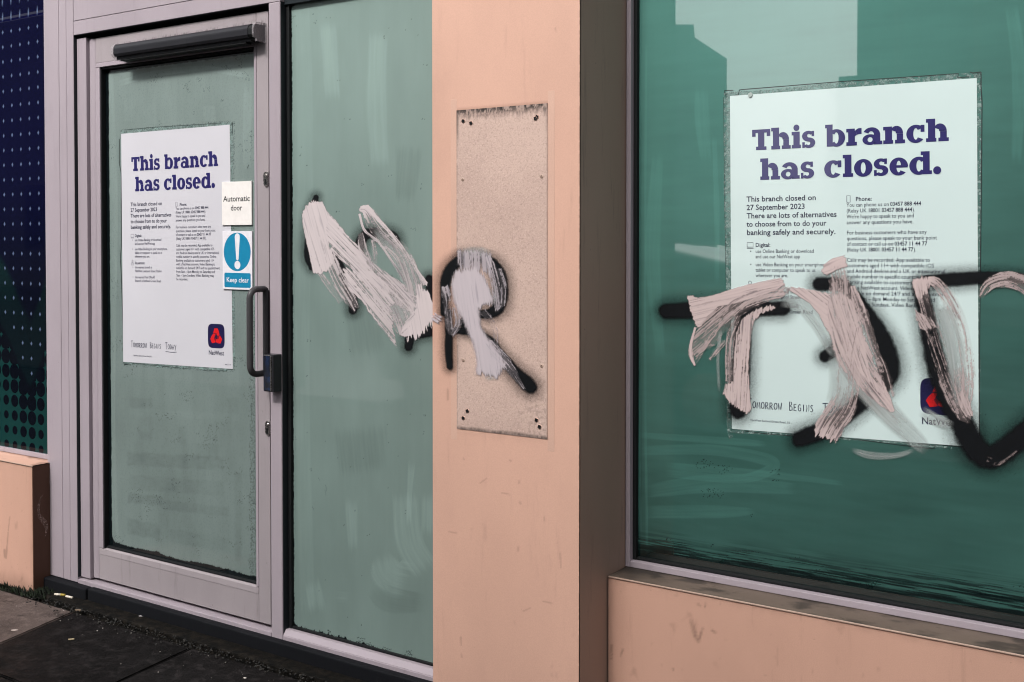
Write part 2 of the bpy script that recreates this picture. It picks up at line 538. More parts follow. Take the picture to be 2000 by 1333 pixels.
# ------------------------------------------------------------------ ground
M_slab = {}
for nm, col in (("dark", (0.0052, 0.0045, 0.0045, 1)), ("mid", (0.0070, 0.0060, 0.0060, 1)), ("light", (0.085, 0.065, 0.059, 1))):
    n = N("paving_slab_" + nm)
    c = n.mix(n.ramp(n.noise(6, 6, 0.65), 0.35, 0.68), col, tuple(x * 0.45 for x in col[:3]) + (1,))
    c = n.mix(n.ramp(n.noise(22, 6, 0.7), 0.48, 0.66, 0, 0.8), c, tuple(x * (1.5 if nm == "light" else 3.4) for x in col[:3]) + (1,))
    c = n.mix(n.ramp(n.noise(17, 2, 0.4, (1, 1, 1), 0.6), 0.66, 0.70, 0, 0.7), c, (0.008, 0.007, 0.007, 1))
    c = n.mix(n.ramp(n.noise(260, 2), 0.4, 0.72, 0, 0.35), c, tuple(x * 2.2 for x in col[:3]) + (1,))
    n.set(color=c, rough=n.ramp(n.noise(9, 5), 0.35, 0.7, 0.5, 0.8), spec=0.07)
    n.bump(n.noise(70, 6, 0.7), 0.7, 0.005)
    M_slab[nm] = n.m
n = N("wet_dirt")
c = n.mix(n.ramp(n.noise(30, 6, 0.7), 0.4, 0.7), (0.003, 0.0028, 0.0025, 1), (0.016, 0.013, 0.010, 1))
n.set(color=c, rough=0.7, spec=0.1); n.bump(n.noise(90, 6, 0.7), 0.8, 0.006); M_dirt = n.m
n = N("asphalt")
c = n.mix(n.ramp(n.noise(120, 4), 0.4, 0.7), (0.035, 0.035, 0.037, 1), (0.07, 0.07, 0.072, 1))
n.set(color=c, rough=0.75); n.bump(n.noise(150, 3), 0.5, 0.004); M_road = n.m

# bedding of the pavement, then the slabs on it
pav = box("pavement", -14, 12, -1.8, 2.9, -0.30, GZ - 0.018, M_dirt, None, 0)
tag(pav, kind='structure')
road = box("road", -60, 60, -60, -1.815, -0.40, GZ - 0.14, M_road, None, 0); tag(road, kind='structure')
gr = box("ground", -300, 300, -300, 300, -0.9, -0.45, M_road, None, 0); tag(gr, kind='structure')
for i in range(14):
    k = box("kerb_stone", -13 + i * 1.8, -13 + i * 1.8 + 1.79, -1.81, -1.66, -0.25, GZ + 0.002, M_slab["mid"], pav, 0.01)


def slab(corners, mat, th=0.03, gap=0.004):
    P = [Vector((x, y)) for x, y in corners]
    c = sum(P, Vector((0, 0))) / 4
    P = [p + (c - p).normalized() * gap * 1.4 for p in P]
    bm = bmesh.new()
    lo = [bm.verts.new((p.x, p.y, GZ - th)) for p in P]
    hi = [bm.verts.new((p.x, p.y, GZ + random.uniform(-0.0015, 0.0015))) for p in P]
    bm.faces.new(hi); bm.faces.new(lo[::-1])
    for i in range(4):
        bm.faces.new((lo[i], lo[(i + 1) % 4], hi[(i + 1) % 4], hi[i]))
    bmesh.ops.bevel(bm, geom=[e for e in bm.edges if all(v in hi for v in e.verts)] if False else [e for e in bm.edges if e.verts[0].co.z > GZ - 0.01 and e.verts[1].co.z > GZ - 0.01], offset=0.004, segments=2, affect='EDGES')
    return from_bm("paving_slab", bm, mat, pav)


random.seed(4)
YB = 2.445                                     # back edge of the first course
g1a, g1b = at(0, 1258, z=GZ), at(165, 1187, z=GZ)
g2a, g2b = at(228, 1333, z=GZ), at(399, 1254, z=GZ)


def xj(a, b, y):
    return a[0] + (b[0] - a[0]) * (y - a[1]) / (b[1] - a[1])


y_fr = at(10, 1322, z=GZ)[1]
j1 = (xj(g1a, g1b, YB), xj(g1a, g1b, y_fr)); j2 = (xj(g2a, g2b, YB), xj(g2a, g2b, y_fr))
tops = [j1[0] - 1.2, j1[0] - 0.58, j1[0], j2[0]] + [j2[0] + 0.61 * k for k in range(1, 9)]
bots = [j1[1] - 1.2, j1[1] - 0.58, j1[1], j2[1]] + [j2[1] + 0.60 * k for k in range(1, 9)]
tones = ["mid", "light", "dark", "mid", "dark", "dark", "mid", "dark", "mid", "dark", "dark"]
for i in range(len(tops) - 1):
    s_ = slab([(bots[i], y_fr), (bots[i + 1], y_fr), (tops[i + 1], YB + random.uniform(-.006, .006)), (tops[i], YB)], M_slab[tones[i]])
    if tones[i] == "light": s_["label"] = "pale worn paving slab in front of the low wall"
yy = y_fr
for r in range(6):
    y1 = yy - 0.6
    off = random.uniform(-0.3, 0.3)
    for i in range(13):
        x0 = -5.2 + off + i * 0.62
        slab([(x0, y1), (x0 + 0.62, y1), (x0 + 0.62, yy), (x0, yy)], M_slab[random.choice(["dark", "mid", "dark"])])
    yy = y1

# ------------------------------------------------------------------ plinth strip along the shopfront
plr = root("plinth", "black rubbery plinth strip running below the door and side window", "plinth", (-3.0, 2.54, GZ))
xa, xb, xc = -3.87, at(172, 1145, y=2.545)[0], -1.80
box("strip", xa, xb - 0.003, 2.535, 2.70, GZ - 0.02, 0.008, M_plinth, plr, 0.008, 3)
box("strip", xb, xc, 2.540, 2.70, GZ - 0.02, 0.010, M_plinth, plr, 0.008, 3)
box("strip", xa + .02, xc, 2.478, 2.60, GZ - 0.03, GZ + 0.006, M_dirt, plr, 0.006, 2)

# ------------------------------------------------------------------ door surround
fr = root("door_surround", "lilac grey aluminium door surround with wide left post and header", "door frame", (-3.2, 2.60, 0.0))
XL, XR_, XM0, XM1 = -3.870, -3.683, -2.649, -2.596
ZH = 2.088
ZS = 0.010
xs = at(119, 600, y=Y_FR)[0]
xs2 = at(136, 900, y=Y_FR)[0]
box("post", XL, xs - 0.001, Y_FR, 2.70, ZS, 3.05, M_frame, fr, 0.0012)
box("post", xs + 0.001, xs2 - .0006, Y_FR, 2.70, ZS, 3.05, M_frame, fr, 0.001)
box("post", xs2 + 0.0006, XR_ - 0.0012, Y_FR, 2.70, ZS, 3.05, M_frame, fr, 0.001)
box("post_return", XR_ - 0.0010, XR_, Y_FR + 0.0012, 2.69, ZS + 0.02, ZH - .001, M_return, fr, 0)
ztr = at(143, 42, y=Y_FR)[2]
box("header", XR_ + 0.0005, XM1, Y_FR, 2.70, ZH, ztr - 0.001, M_frame, fr, 0.001)
box("header", XR_ + 0.0005, 1.3, Y_FR + .0005, 2.70, ztr + 0.001, ztr + 0.12, M_frame, fr, 0.001)
box("header_return", XR_, XM0, Y_FR + 0.002, 2.69, ZH - 0.0012, ZH - 0.0002, M_return, fr, 0)
box("mullion", XM0, XM1 - 0.0012, Y_FR, 2.70, ZS - 0.006, ZH - 0.0005, M_frame, fr, 0.0035, 3)
box("mullion_return", XM1 - 0.0012, XM1, Y_FR + 0.004, 2.62, 0.03, ZH - 0.001, M_return, fr, 0)
# inner jamb strip, door stop
x_a, x_b = at(160, 600, y=2.578)[0], at(172, 600, y=2.578)[0]
box("jamb", XR_ + 0.002, x_b, 2.578, 2.69, 0.03, ZH - 0.012, M_frame, fr, 0.001)
box("threshold", XR_ - 0.0, XM0 - 0.001, Y_FR + 0.0, 2.68, 0.004, 0.0235, M_frame, fr, 0.0025, 2)
for xx in (0, 1):
    pass

# ------------------------------------------------------------------ the door leaf
dr = root("door", "grey glazed automatic door leaf with whitewashed pane", "door", (-3.15, 2.60, 0.02))
DX0, DX1 = at(175, 600, y=Y_DL)[0], at(526, 600, y=Y_DL)[0]
GX0, GX1 = at(198, 600, y=Y_DL)[0], at(498, 600, y=Y_DL)[0]
T0 = at(190, 600, y=Y_DL)[0]; T1 = at(503, 600, y=Y_DL)[0]
DZ0, DZ1 = 0.036, at(350, 49, y=Y_DL)[2]
GZ0, GZ1 = at(350, 1108, y=Y_DL)[2], at(340, 112, y=Y_DL)[2]
# left stile is a half round tube, then a flat bead
prof = [(-0.0, 0)]
bm = bmesh.new()
NS = 10
tube = [(DX0 + 0.004 + (T0 - DX0 - 0.006) * (0.5 - 0.5 * math.cos(math.pi * k / NS)), Y_DL + 0.008 - 0.008 * math.sin(math.pi * k / NS)) for k in range(NS + 1)]
tube += [(T0 - 0.002, 2.66), (DX0 + 0.004, 2.66)]
lo = [bm.verts.new((x, y, DZ0)) for x, y in tube]; hi = [bm.verts.new((x, y, DZ1)) for x, y in tube]
for k in range(len(tube)):
    bm.faces.new((lo[k], lo[(k + 1) % len(tube)], hi[(k + 1) % len(tube)], hi[k]))
bm.faces.new(hi); bm.faces.new(lo[::-1])
from_bm("stile", bm, M_frame, dr)
box("stile", T1, DX1, Y_DL, 2.66, DZ0, DZ1, M_door, dr, 0.0025, 3)
box("rail", T0 + .0005, T1 - 0.0005, Y_DL + 0.0004, 2.66, GZ1 + 0.017, DZ1, M_door, dr, 0.001)
box("rail", T0 + .0005, T1 - 0.0005, Y_DL + 0.0004, 2.66, DZ0, GZ0 - 0.024, M_door, dr, 0.0012)
box("glazing_bead", T0 + .001, T1 - 0.001, Y_DL - 0.0012, 2.64, GZ1, GZ1 + 0.0163, M_frame, dr, 0.0012)
# sloped lower bead, catches the light
prism("glazing_bead", [(Y_DL - 0.001, GZ0 - 0.0235), (2.64, GZ0 - 0.0235), (2.64, GZ0 + 0.0), (Y_DL + 0.010, GZ0 + 0.0), (Y_DL + 0.0005, GZ0 - 0.004)], T0 + .001, T1 - 0.001, M_door, dr)
box("glazing_bead", T0 + .0005, GX0, Y_DL - 0.0006, 2.64, GZ0 + .0005, GZ1 - .0005, M_frame, dr, 0.001)
box("glazing_bead", GX1, T1 - 0.0006, Y_DL - 0.0006, 2.64, GZ0 + .0005, GZ1 - .0005, M_frame, dr, 0.001)
box("gasket", GX0 + 0.0003, GX0 + 0.004, Y_DL + 0.004, 2.64, GZ0, GZ1, M_black, dr, 0.001)
box("gasket", GX0 + 0.0045, GX1, Y_DL + 0.006, 2.64, GZ1 - 0.008, GZ1 - 0.0006, M_black, dr, 0.001)
box("gasket", GX0 + 0.0045, GX1, Y_DL + 0.011, 2.64, GZ0 + 0.0006, GZ0 + 0.007, M_black, dr, 0.001)


def swipe(U, V, pts, seed=0, fr_=1.0):
    """soft streaky brush or roller mark, returned as a 0..1 field"""
    st = Stroke(pts, 4); b = st.box(1.2)
    out = np.zeros(U.shape)
    m = (U > b[0]) & (U < b[1]) & (V > b[2]) & (V < b[3])
    if m.any():
        s, w, d, hw, cov, k = st.ev(U[m], V[m])
        n = vn(w / 3.0, s / 70, seed) * 0.6 + vn(w / 1.2, s / 40, seed + 1) * 0.4
        L = st.s[-1]
        a = sst(0.0, 0.25, 1 - np.abs(w) / hw + 0.1 * (n - .5)) * sst(-2, 26, s + 10 * (n - .5)) * sst(-2, 26, L - s + 14 * (n - .5))
        out[m] = a * (0.45 + 0.75 * n) * cov
    return out


def rectm(U, V, u0, v0, u1, v1, sl=0.0, soft=3, seed=0):
    vv = V - sl * (U - u0)
    j = 3.5 * (vn(U / 7, V / 7, seed) - 0.5)
    return sst(0, soft, U - u0 + j) * sst(0, soft, u1 - U + j) * sst(0, soft, vv - v0 + j) * sst(0, soft, v1 - vv + j)


# door pane
X = np.arange(GX0 + 0.004, GX1 + 0.0005, 0.0025); Z = np.arange(GZ0 - 0.004, GZ1 + 0.004, 0.0025)
XX, ZZ = np.meshgrid(X, Z, indexing='ij'); U, V = proj(XX, Y_GD, ZZ)
Lx = XX - (GX0 + 0.021) + 0.005 * (fbm(ZZ * 30, ZZ * 0, 5) - 0.5)
Rx = (GX1 - 0.004) - XX
B = ZZ - GZ0 - 0.020 - 0.020 * (fbm(XX * 14, XX * 0, 8) - 0.5) - 0.004 * vn(XX * 240, XX * 0, 9) ** 2
Tp = GZ1 - 0.014 - ZZ - 0.006 * fbm(XX * 60, XX * 0, 10)
corner = np.sqrt(np.maximum(0.03 - Lx, 0) ** 2 + np.maximum(0.03 - B, 0) ** 2)
W = sst(0, 0.003, Lx) * sst(0, 0.003, B) * sst(0, 0.004, Tp) * sst(0, .001, Rx + .002) * (1 - sst(0.028, 0.032, corner))
tone = 0.92 + 0.30 * (fbm(XX * 5, ZZ * 3, 21) - 0.5) + 0.08 * (fbm(XX * 55, ZZ * 8, 24) - 0.5) + 0.14 * (fbm(XX * 16, ZZ * 9, 28) - 0.5)
tone += 0.24 * sst(420, 100, V)  # top-to-bottom fall of light put into the wash tone
for (a, b, c, d, sl, am, sd_) in ((246, 880, 440, 912, .05, -.16, 1), (250, 925, 440, 960, .07, -.10, 2), (248, 960, 320, 985, .1, -.2, 3), (320, 975, 450, 1000, .1, -.14, 4), (246, 1010, 315, 1045, .2, -.2, 5),
                                  (455, 920, 475, 1100, .1, -.12, 6), (250, 775, 300, 800, 0, -.12, 7), (345, 830, 365, 870, 0, -.12, 8), (380, 865, 430, 900, 0, -.12, 9), (270, 840, 300, 862, 0, -.1, 10), (440, 690, 470, 780, 0, .08, 11), (250, 795, 470, 815, .05, .07, 12),
                                  (395, 205, 425, 240, 0, .14, 13), (240, 190, 262, 240, 0, .10, 14), (330, 1030, 450, 1062, .16, -.1, 15)):
    tone += 0.6 * am * rectm(U, V, a, b, c, d, sl, 6, 30 + sd_) * (0.6 + 0.8 * vn(U / 9, V / 5, 40 + sd_))
tone += 0.22 * swipe(U, V, [(228, 165, 6), (300, 145, 7), (400, 135, 7), (492, 150, 5)], 51)
tone += 0.15 * swipe(U, V, [(215, 120, 6), (222, 400, 9), (218, 800, 8), (225, 1060, 8)], 53)
tone += 0.12 * swipe(U, V, [(484, 160, 9), (482, 300, 9), (484, 340, 7)], 55)
spk = (vn(U * 1.1, V * 1.1, 60) > 0.80) & (fbm(U / 26, V / 22, 61) > 0.68)
edge_sp = (vn(U * 1.3, V * 1.0, 63) > 0.62) & ((U > 488 + 6 * (vn(V / 25, V * 0, 64) - 0.6)) & (V > 600))
pe = ((U > 449) & (U < 459) & (V > 238) & (V < 724)) | ((V > 236 + (449 - U) * .085) & (V < 264) & (U > 236) & (U < 452)) | ((V > 704) & (V < 728 + (U - 449) * .06) & (U > 240) & (U < 456))
edge_sp |= (vn(U * .9, V * .9, 66) > 0.68) & pe
W = W * (1 - 0.55 * (spk | edge_sp))
tone = tone * (1 - 0.10 * ((vn(XX * 900, ZZ * 300, 62) > 0.75)))
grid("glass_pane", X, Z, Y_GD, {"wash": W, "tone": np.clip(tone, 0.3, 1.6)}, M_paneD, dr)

# closer / presence sensor bar over the pane
sb_l, sb_r = at(226, 97, y=2.55), at(490, 66, y=2.55)
zc = (at(240, 98, y=2.55)[2] + at(470, 70, y=2.55)[2]) / 2
prof = []
for k in range(9):
    a = math.radians(90 + 90 * k / 8)
    prof.append((2.553 + 0.022 * math.cos(a), zc + 0.006 + 0.022 * math.sin(a)))
prof += [(2.531, zc - 0.010), (2.536, zc - 0.018), (2.545, zc - 0.020), (2.545, zc - 0.028), (2.582, zc - 0.028), (2.586, zc - 0.020), (2.586, zc + 0.028)]
bar = prism("sensor_bar", prof, sb_l[0] + 0.012, sb_r[0] + .004, M_sensor, dr)
xr0 = sb_r[0] + .0045
prism("end_cap", [(y + 0.001 if y < 2.58 else y, z * 0.92 + zc * 0.08) for y, z in prof], xr0, xr0 + 0.022, M_black, bar)
n = N("clear_plastic"); n.set(color=(0.45, 0.42, 0.44, 1), rough=0.15, alpha=0.30, spec=0.3); M_clear = n.m
prism("end_cap", [(y - .0012 if y < 2.58 else y, (z - zc) * 1.08 + zc) for y, z in prof], sb_l[0], sb_l[0] + 0.0118, M_clear, bar)
prism("end_cap", [(y - .0022 if y < 2.58 else y, (z - zc) * 1.12 + zc) for y, z in prof], xr0 + 0.0225, xr0 + 0.031, M_clear, bar)
box("lens_strip", sb_l[0] + 0.03, sb_r[0] - 0.02, 2.5465, 2.572, zc - 0.0345, zc - 0.0282, M_black, bar, 0.001)

# dust caught above the sensor bar
n = N("grey_dust"); n.set(color=(0.05, 0.045, 0.042, 1), rough=0.9, alpha=n.attr("alpha"), spec=0.05); M_dust = n.m
X = np.arange(at(228, 80, y=Y_DL)[0], at(520, 60, y=Y_DL)[0], 0.0012); Z = np.arange(zc + 0.02, DZ1 - 0.002, 0.0012)
XX, ZZ = np.meshgrid(X, Z, indexing='ij')
A = 0.75 * sst(0.55, 0.72, vn(XX * 260, ZZ * 110, 431) * .6 + fbm(XX * 60, ZZ * 60, 432) * .5) * sst(0.032, 0.0, ZZ - zc - 0.022 + 0.015 * (fbm(XX * 25, ZZ * 0, 433) - .4))
grid("dust", X, Z, Y_DL - 0.0004, {"alpha": A, "tone": A}, M_dust, dr, keep=A > .03)

# D handle: back bar on the stile, front bar 7 cm proud of it
hx = at(520, 650, y=2.575)[0]
ht, hb = at(488, 566, x=hx)[2], at(488, 733, x=hx)[2]
yf, yb_ = 2.503, 2.574


def tube_path(bm, pts, r, ns=14, closed=False):
    P = [Vector(p) for p in pts]; rings = []
    n_ = len(P)
    for i, p in enumerate(P):
        t = ((P[(i + 1) % n_] if closed or i < n_ - 1 else P[i]) - (P[i - 1] if closed or i > 0 else P[i])).normalized()
        a = Vector((1, 0, 0)); b = t.cross(a).normalized(); a = b.cross(t).normalized()
        rr = r[i] if isinstance(r, (list, tuple)) else r
        rings.append([bm.verts.new(p + (a * math.cos(2 * math.pi * k / ns) + b * math.sin(2 * math.pi * k / ns)) * rr) for k in range(ns)])
    for i in range(n_ if closed else n_ - 1):
        A, B = rings[i], rings[(i + 1) % n_]
        for k in range(ns):
            bm.faces.new((A[k], A[(k + 1) % ns], B[(k + 1) % ns], B[k]))
    if not closed:
        bm.faces.new(rings[0][::-1]); bm.faces.new(rings[-1])


path = []
R_ = 0.030
for (cy, cz, a0) in ((yf + R_, ht - R_, 180), (yf + R_, hb + R_, 180)):
    pass
top_arc = [(yf + R_ + R_ * math.cos(math.radians(a)), ht - R_ + R_ * math.sin(math.radians(a))) for a in range(90, 181, 10)]
bot_arc = [(yf + R_ + R_ * math.cos(math.radians(a)), hb + R_ + R_ * math.sin(math.radians(a))) for a in range(180, 271, 10)]
loop = [(yb_ - .012, ht)] + top_arc + bot_arc + [(yb_ - .012, hb)]
r2 = 0.012
loop += [(yb_ - r2 + r2 * math.cos(math.radians(a)), hb + r2 + r2 * math.sin(math.radians(a))) for a in range(285, 361, 15)]
loop += [(yb_ - r2 + r2 * math.cos(math.radians(a)), ht - r2 + r2 * math.sin(math.radians(a))) for a in range(0, 76, 15)]
bm = bmesh.new(); tube_path(bm, [(hx, y, z) for y, z in loop], 0.0105, 16, True)
from_bm("handle", bm, M_handle, dr, True)


def lockset(u, v, h=0.052):
    p = at(u, v, y=Y_DL)
    bm = bmesh.new()
    for (rx, rz, y0, y1) in ((0.0125, h / 2, Y_DL - 0.006, Y_DL),):
        ring = []
        ns = 20
        a = [bm.verts.new((p[0] + rx * math.cos(2 * math.pi * k / ns), y1, p[2] + (h / 2 - rx) * (1 if math.sin(2 * math.pi * k / ns) > 0 else -1) + rx * math.sin(2 * math.pi * k / ns))) for k in range(ns)]
        b = [bm.verts.new((v_.co.x * 0.8 + p[0] * 0.2, y0, v_.co.z * 0.9 + p[2] * 0.1)) for v_ in a]
        for k in range(ns):
            bm.faces.new((a[k], a[(k + 1) % ns], b[(k + 1) % ns], b[k]))
        bm.faces.new(b)
    lk = from_bm("lock", bm, M_metal, dr)
    bm = bmesh.new()
    bmesh.ops.create_cone(bm, cap_ends=True, segments=16, radius1=0.0065, radius2=0.0065, depth=0.003, matrix=Matrix.Translation((p[0], Y_DL - 0.0068, p[2] + 0.010)) @ Matrix.Rotation(math.pi / 2, 4, 'X'))
    from_bm("cylinder", bm, M_metal, lk)
    box("keyway", p[0] - 0.004, p[0] + 0.004, Y_DL - 0.0068, Y_DL - 0.0061, p[2] - 0.019, p[2] - 0.001, M_black, lk, 0)


lockset(521, 350); lockset(524.5, 836)

# strike box on the mullion
zt, zb_ = at(531, 694, y=2.523)[2], at(531, 767, y=2.523)[2]
sk = root("latch_box", "black glossy latch box with silver edge beside the door handle", "latch box", (-2.615, 2.565, (zt + zb_) / 2))
box("housing", -2.640, -2.5945, 2.5265, 2.564, zb_, zt, M_sensor, sk, 0.003, 2)
n = N("blue_black_gloss"); n.set(color=n.mix(n.ramp(n.noise(60, 3), 0.45, 0.65), (0.004, 0.005, 0.010, 1), (0.008, 0.020, 0.060, 1)), rough=0.12, coat=1.0); M_gloss = n.m
box("face_plate", -2.637, -2.6065, 2.5235, 2.5262, zb_ + 0.004, zt - 0.004, M_gloss, sk, 0.0008)
box("edge_trim", -2.6062, -2.6008, 2.5225, 2.5262, zb_ + 0.0035, zt - 0.0035, M_metal, sk, 0.0008)
box("edge_trim", -2.637, -2.6065, 2.5232, 2.5262, zt - .0038, zt - 0.0018, M_metal, sk, 0.0005)

# ------------------------------------------------------------------ side window between door and pillar
sw = root("side_window", "tall whitewashed side window between the door and the pink pillar", "window", (-2.2, 2.60, 0.02))
SX0, SX1 = XM1 + 0.0005, -1.790
z_r1 = at(700, 1258, y=Y_FR)[2]
zf = [at(553, 1228, y=Y_FR + .012)[2], at(553, 1243, y=Y_FR)[2], at(553, 1256, y=Y_FR)[2]]
prism("bottom_rail", [(Y_FR, 0.008), (2.68, 0.008), (2.68, zf[0]), (Y_FR + 0.014, zf[0]), (Y_FR + 0.002, zf[1] + .003), (Y_FR + 0.002, zf[1] + .001), (Y_FR, zf[1])], SX0, SX1, M_frame, sw)
box("top_rail", SX0, SX1, Y_FR + 0.018, 2.68, at(570, 12, y=Y_G)[2] + 0.002, ZH + 0.25, M_return, sw, 0.001)
box("gasket", SX0, SX0 + 0.014, 2.590, 2.64, zf[0], ZH, M_black, sw, 0.003, 2)
box("gasket", SX0 + 0.0145, SX1, 2.592, 2.64, zf[0] + 0.0005, zf[0] + 0.008, M_black, sw, 0.002, 2)
z_top = at(570, 12, y=Y_G)[2]
X = np.arange(SX0 + 0.010, SX1 + 0.002, 0.0025); Z = np.arange(zf[0] - 0.002, ZH + .13, 0.0025)
XX, ZZ = np.meshgrid(X, Z, indexing='ij'); U, V = proj(XX, Y_G, ZZ)
Lx = XX - at(572, 600, y=Y_G)[0] + 0.004 * (fbm(ZZ * 25, ZZ * 0, 105) - 0.5) + 0.002 * (vn(ZZ * 300, ZZ * 0, 104) - .5)
zb0 = at(578, 1222, y=Y_G)[2]
B = ZZ - (zb0 - 0.002) + 0.012 * sst(SX0 + 0.1, SX1, XX) - 0.010 * (fbm(XX * 22, XX * 0, 108) - 0.5) - 0.008 * vn(XX * 260, XX * 0, 109) ** 3
corner = np.sqrt(np.maximum(0.022 - Lx, 0) ** 2 + np.maximum(0.022 - B, 0) ** 2)
W = sst(0, 0.002, Lx) * sst(0, 0.002, B) * (1 - sst(0.020, 0.023, corner)) * sst(0, 0.003, z_top - ZZ + 0.3 * sst(570, 700, U))
tone = 0.93 + 0.26 * (fbm(XX * 4, ZZ * 2.2, 121) - 0.5) + 0.05 * (fbm(XX * 60, ZZ * 3, 124) - 0.5) + 0.12 * (fbm(XX * 14, ZZ * 7, 128) - 0.5)
tone += 0.26 * sst(620, 40, V)  # upper pane lightened: gradient of the light painted into its tone
tone += 0.10 * swipe(U, V, [(590, 10, 16), (596, 300, 18), (590, 700, 16), (600, 1200, 16)], 151)
for q in ([(740, 60, 20), (735, 200, 22), (742, 330, 20)], [(640, 40, 18), (650, 200, 16)], [(790, 960, 26), (800, 1060, 30), (835, 1120, 30)], [(685, 970, 14), (690, 1080, 10)], [(745, 1080, 16), (760, 1120, 40), (800, 1135, 40)],
          [(655, 1165, 12), (685, 1168, 12)], [(805, 900, 8), (800, 960, 6), (798, 1030, 5)], [(835, 960, 12), (835, 1050, 14)], [(610, 1130, 16), (620, 1200, 20)]):
    tone += 0.20 * swipe(U, V, q, 160 + len(q) + int(q[0][0]))
for q in ([(735, 1140, 22), (760, 1170, 30), (830, 1180, 20)], [(690, 520, 30), (720, 700, 40)], [(800, 280, 30), (790, 400, 20)], [(700, 830, 60), (710, 930, 50)]):
    tone -= 0.14 * swipe(U, V, q, 190 + int(q[0][0]))
spk = ((vn(U * .9, V * .9, 160) > 0.80) & (fbm(U / 12, V / 18, 161) > 0.80)) | ((vn(U * .8, V * .8, 165) > 0.6) & (fbm(U / 16, V / 9, 167) > 0.60) & (V > 1230 + (U - 640) * .25) & (V < 1262 + (U - 640) * .25) & (U > 640))
W = W * (1 - 0.75 * spk)
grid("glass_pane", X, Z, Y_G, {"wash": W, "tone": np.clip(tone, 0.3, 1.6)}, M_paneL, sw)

# ------------------------------------------------------------------ blue printed window at the far left
bw = root("printed_window", "navy window with white diamond dots at the left edge of the photo", "window", (-4.5, 2.60, 0.46))
bx1 = -3.8705
zbl = at(85, 886, y=2.60)[2]
X = np.concatenate([np.arange(-5.4, -4.36, 0.02), np.arange(-4.36, bx1 + .001, 0.002)]); Z = np.concatenate([np.arange(zbl, 1.06, 0.002), np.arange(1.06, 2.2, 0.0025), np.arange(2.2, 2.9, 0.02)])
XX, ZZ = np.meshgrid(X, Z, indexing='ij')
pd = at(43.5, 583, y=2.60); pd2 = at(60.5, 583, y=2.60); pz = at(43.5, 612, y=2.60)
px_, pz_ = abs(pd2[0] - pd[0]), abs(pd[2] - pz[2])
ci = np.round((XX - pd[0]) / px_); cj = np.round((ZZ - pd[2]) / pz_)
dx, dz = XX - pd[0] - ci * px_, ZZ - pd[2] - cj * pz_
U, V = proj(pd[0] + ci * px_, 2.60, pd[2] + cj * pz_)
dia = 1 - sst(0.85, 1.1, np.abs(dx) / 0.0065 + np.abs(dz) / 0.0085)
front = np.interp(U, [-40, 0, 10, 26, 43, 60, 78, 95], [640, 640, 655, 690, 735, 765, 720, 660])
dia *= (V < front - 30)
rr = np.clip(0.036 - 0.00013 * (V - front), 0.0165, 0.048)
rr = np.where(V < front - 25, 0.05, rr)
dist = np.sqrt(dx ** 2 + dz ** 2)
blk = 1 - sst(-0.0012, 0.0012, dist - rr)
teal = sst(-60, 20, V - front)
Uc, Vc = proj(XX, 2.60, ZZ)
frc = np.interp(Uc, [-40, 0, 10, 26, 43, 60, 78, 95], [640, 640, 655, 690, 735, 765, 720, 660])
grid("glass_pane", X, Z, 2.60, {"teal": sst(-150, -120, Vc - frc), "black": np.maximum(blk * sst(-60, 0, Vc - frc), 0.88 * sst(300, 640, Vc) * (Vc < frc)), "dia": dia}, M_blue, bw)
box("bottom_rail", -5.4, bx1, 2.590, 2.66, 0.4515, zbl, M_frame, bw, 0.001)

# ------------------------------------------------------------------ low pink walls under both windows
def grime_front(X, Z, seed, top=0.45, corner=None):
    XX, ZZ = np.meshgrid(X, Z, indexing='ij')
    g = 0.22 * sst(0.72, 0.84, fbm(XX * 18, ZZ * 14, seed, 5)) + 0.15 * sst(0.93, 0.98, vn(XX * 70, ZZ * 60, seed + 9))
    g += 0.25 * sst(0.03, 0.0, np.abs(ZZ - top) + 0.02 * fbm(XX * 40, ZZ * 0, seed + 4))
    g += 0.45 * sst(0.10, 0.0, ZZ - GZ + 0.05 * fbm(XX * 30, ZZ * 10, seed + 5))
    if corner is not None:
        g += 0.30 * sst(0.035, 0.0, np.abs(XX - corner)) * fbm(XX * 50, ZZ * 22, seed + 6)
    # scratches
    return np.clip(g, 0, 1), XX, ZZ


lw = root("low_wall", "pink low wall with ledge under the large right window", "low wall", (-0.4, 2.49, GZ))
LX0, LX1 = -1.3515, 1.6
X = np.concatenate([np.arange(LX0, -0.3, 0.004), np.arange(-0.3, LX1, 0.03)]); Z = np.arange(GZ, 0.4455, 0.004)
g, XX, ZZ = grime_front(X, Z, 301, corner=LX0)
U, V = proj(XX, Y_W, ZZ)
for q in ([(1350, 1212, 5), (1356, 1235, 6), (1362, 1250, 4)], [(1372, 1228, 3), (1364, 1254, 4)], [(1362, 1180, 3), (1368, 1184, 3)], [(1378, 1178, 2.5), (1377, 1186, 2.5)], [(1391, 1232, 3), (1398, 1236, 3)], [(1195, 1262, 4), (1193, 1285, 5)], [(1216, 1270, 3), (1212, 1282, 2)], [(1314, 1306, 2), (1316, 1309, 2)]):
    st = Stroke(q, 2); s, w, d, hw, cov, k = st.ev(U, V); g = np.maximum(g, 0.45 * (1 - sst(0.4, 1.2, d / hw)) * (0.3 + vn(U / 2, V / 3, 310)))
grid("front_panel", X, Z, Y_W, {"grime": np.clip(g, 0, 1)}, M_pinkwall, lw)
X = np.concatenate([np.arange(LX0, -0.3, 0.004), np.arange(-0.3, LX1, 0.03)]); Yg = np.arange(Y_W + 0.0005, 2.66, 0.004)
XX, YY = np.meshgrid(X, Yg, indexing='ij')
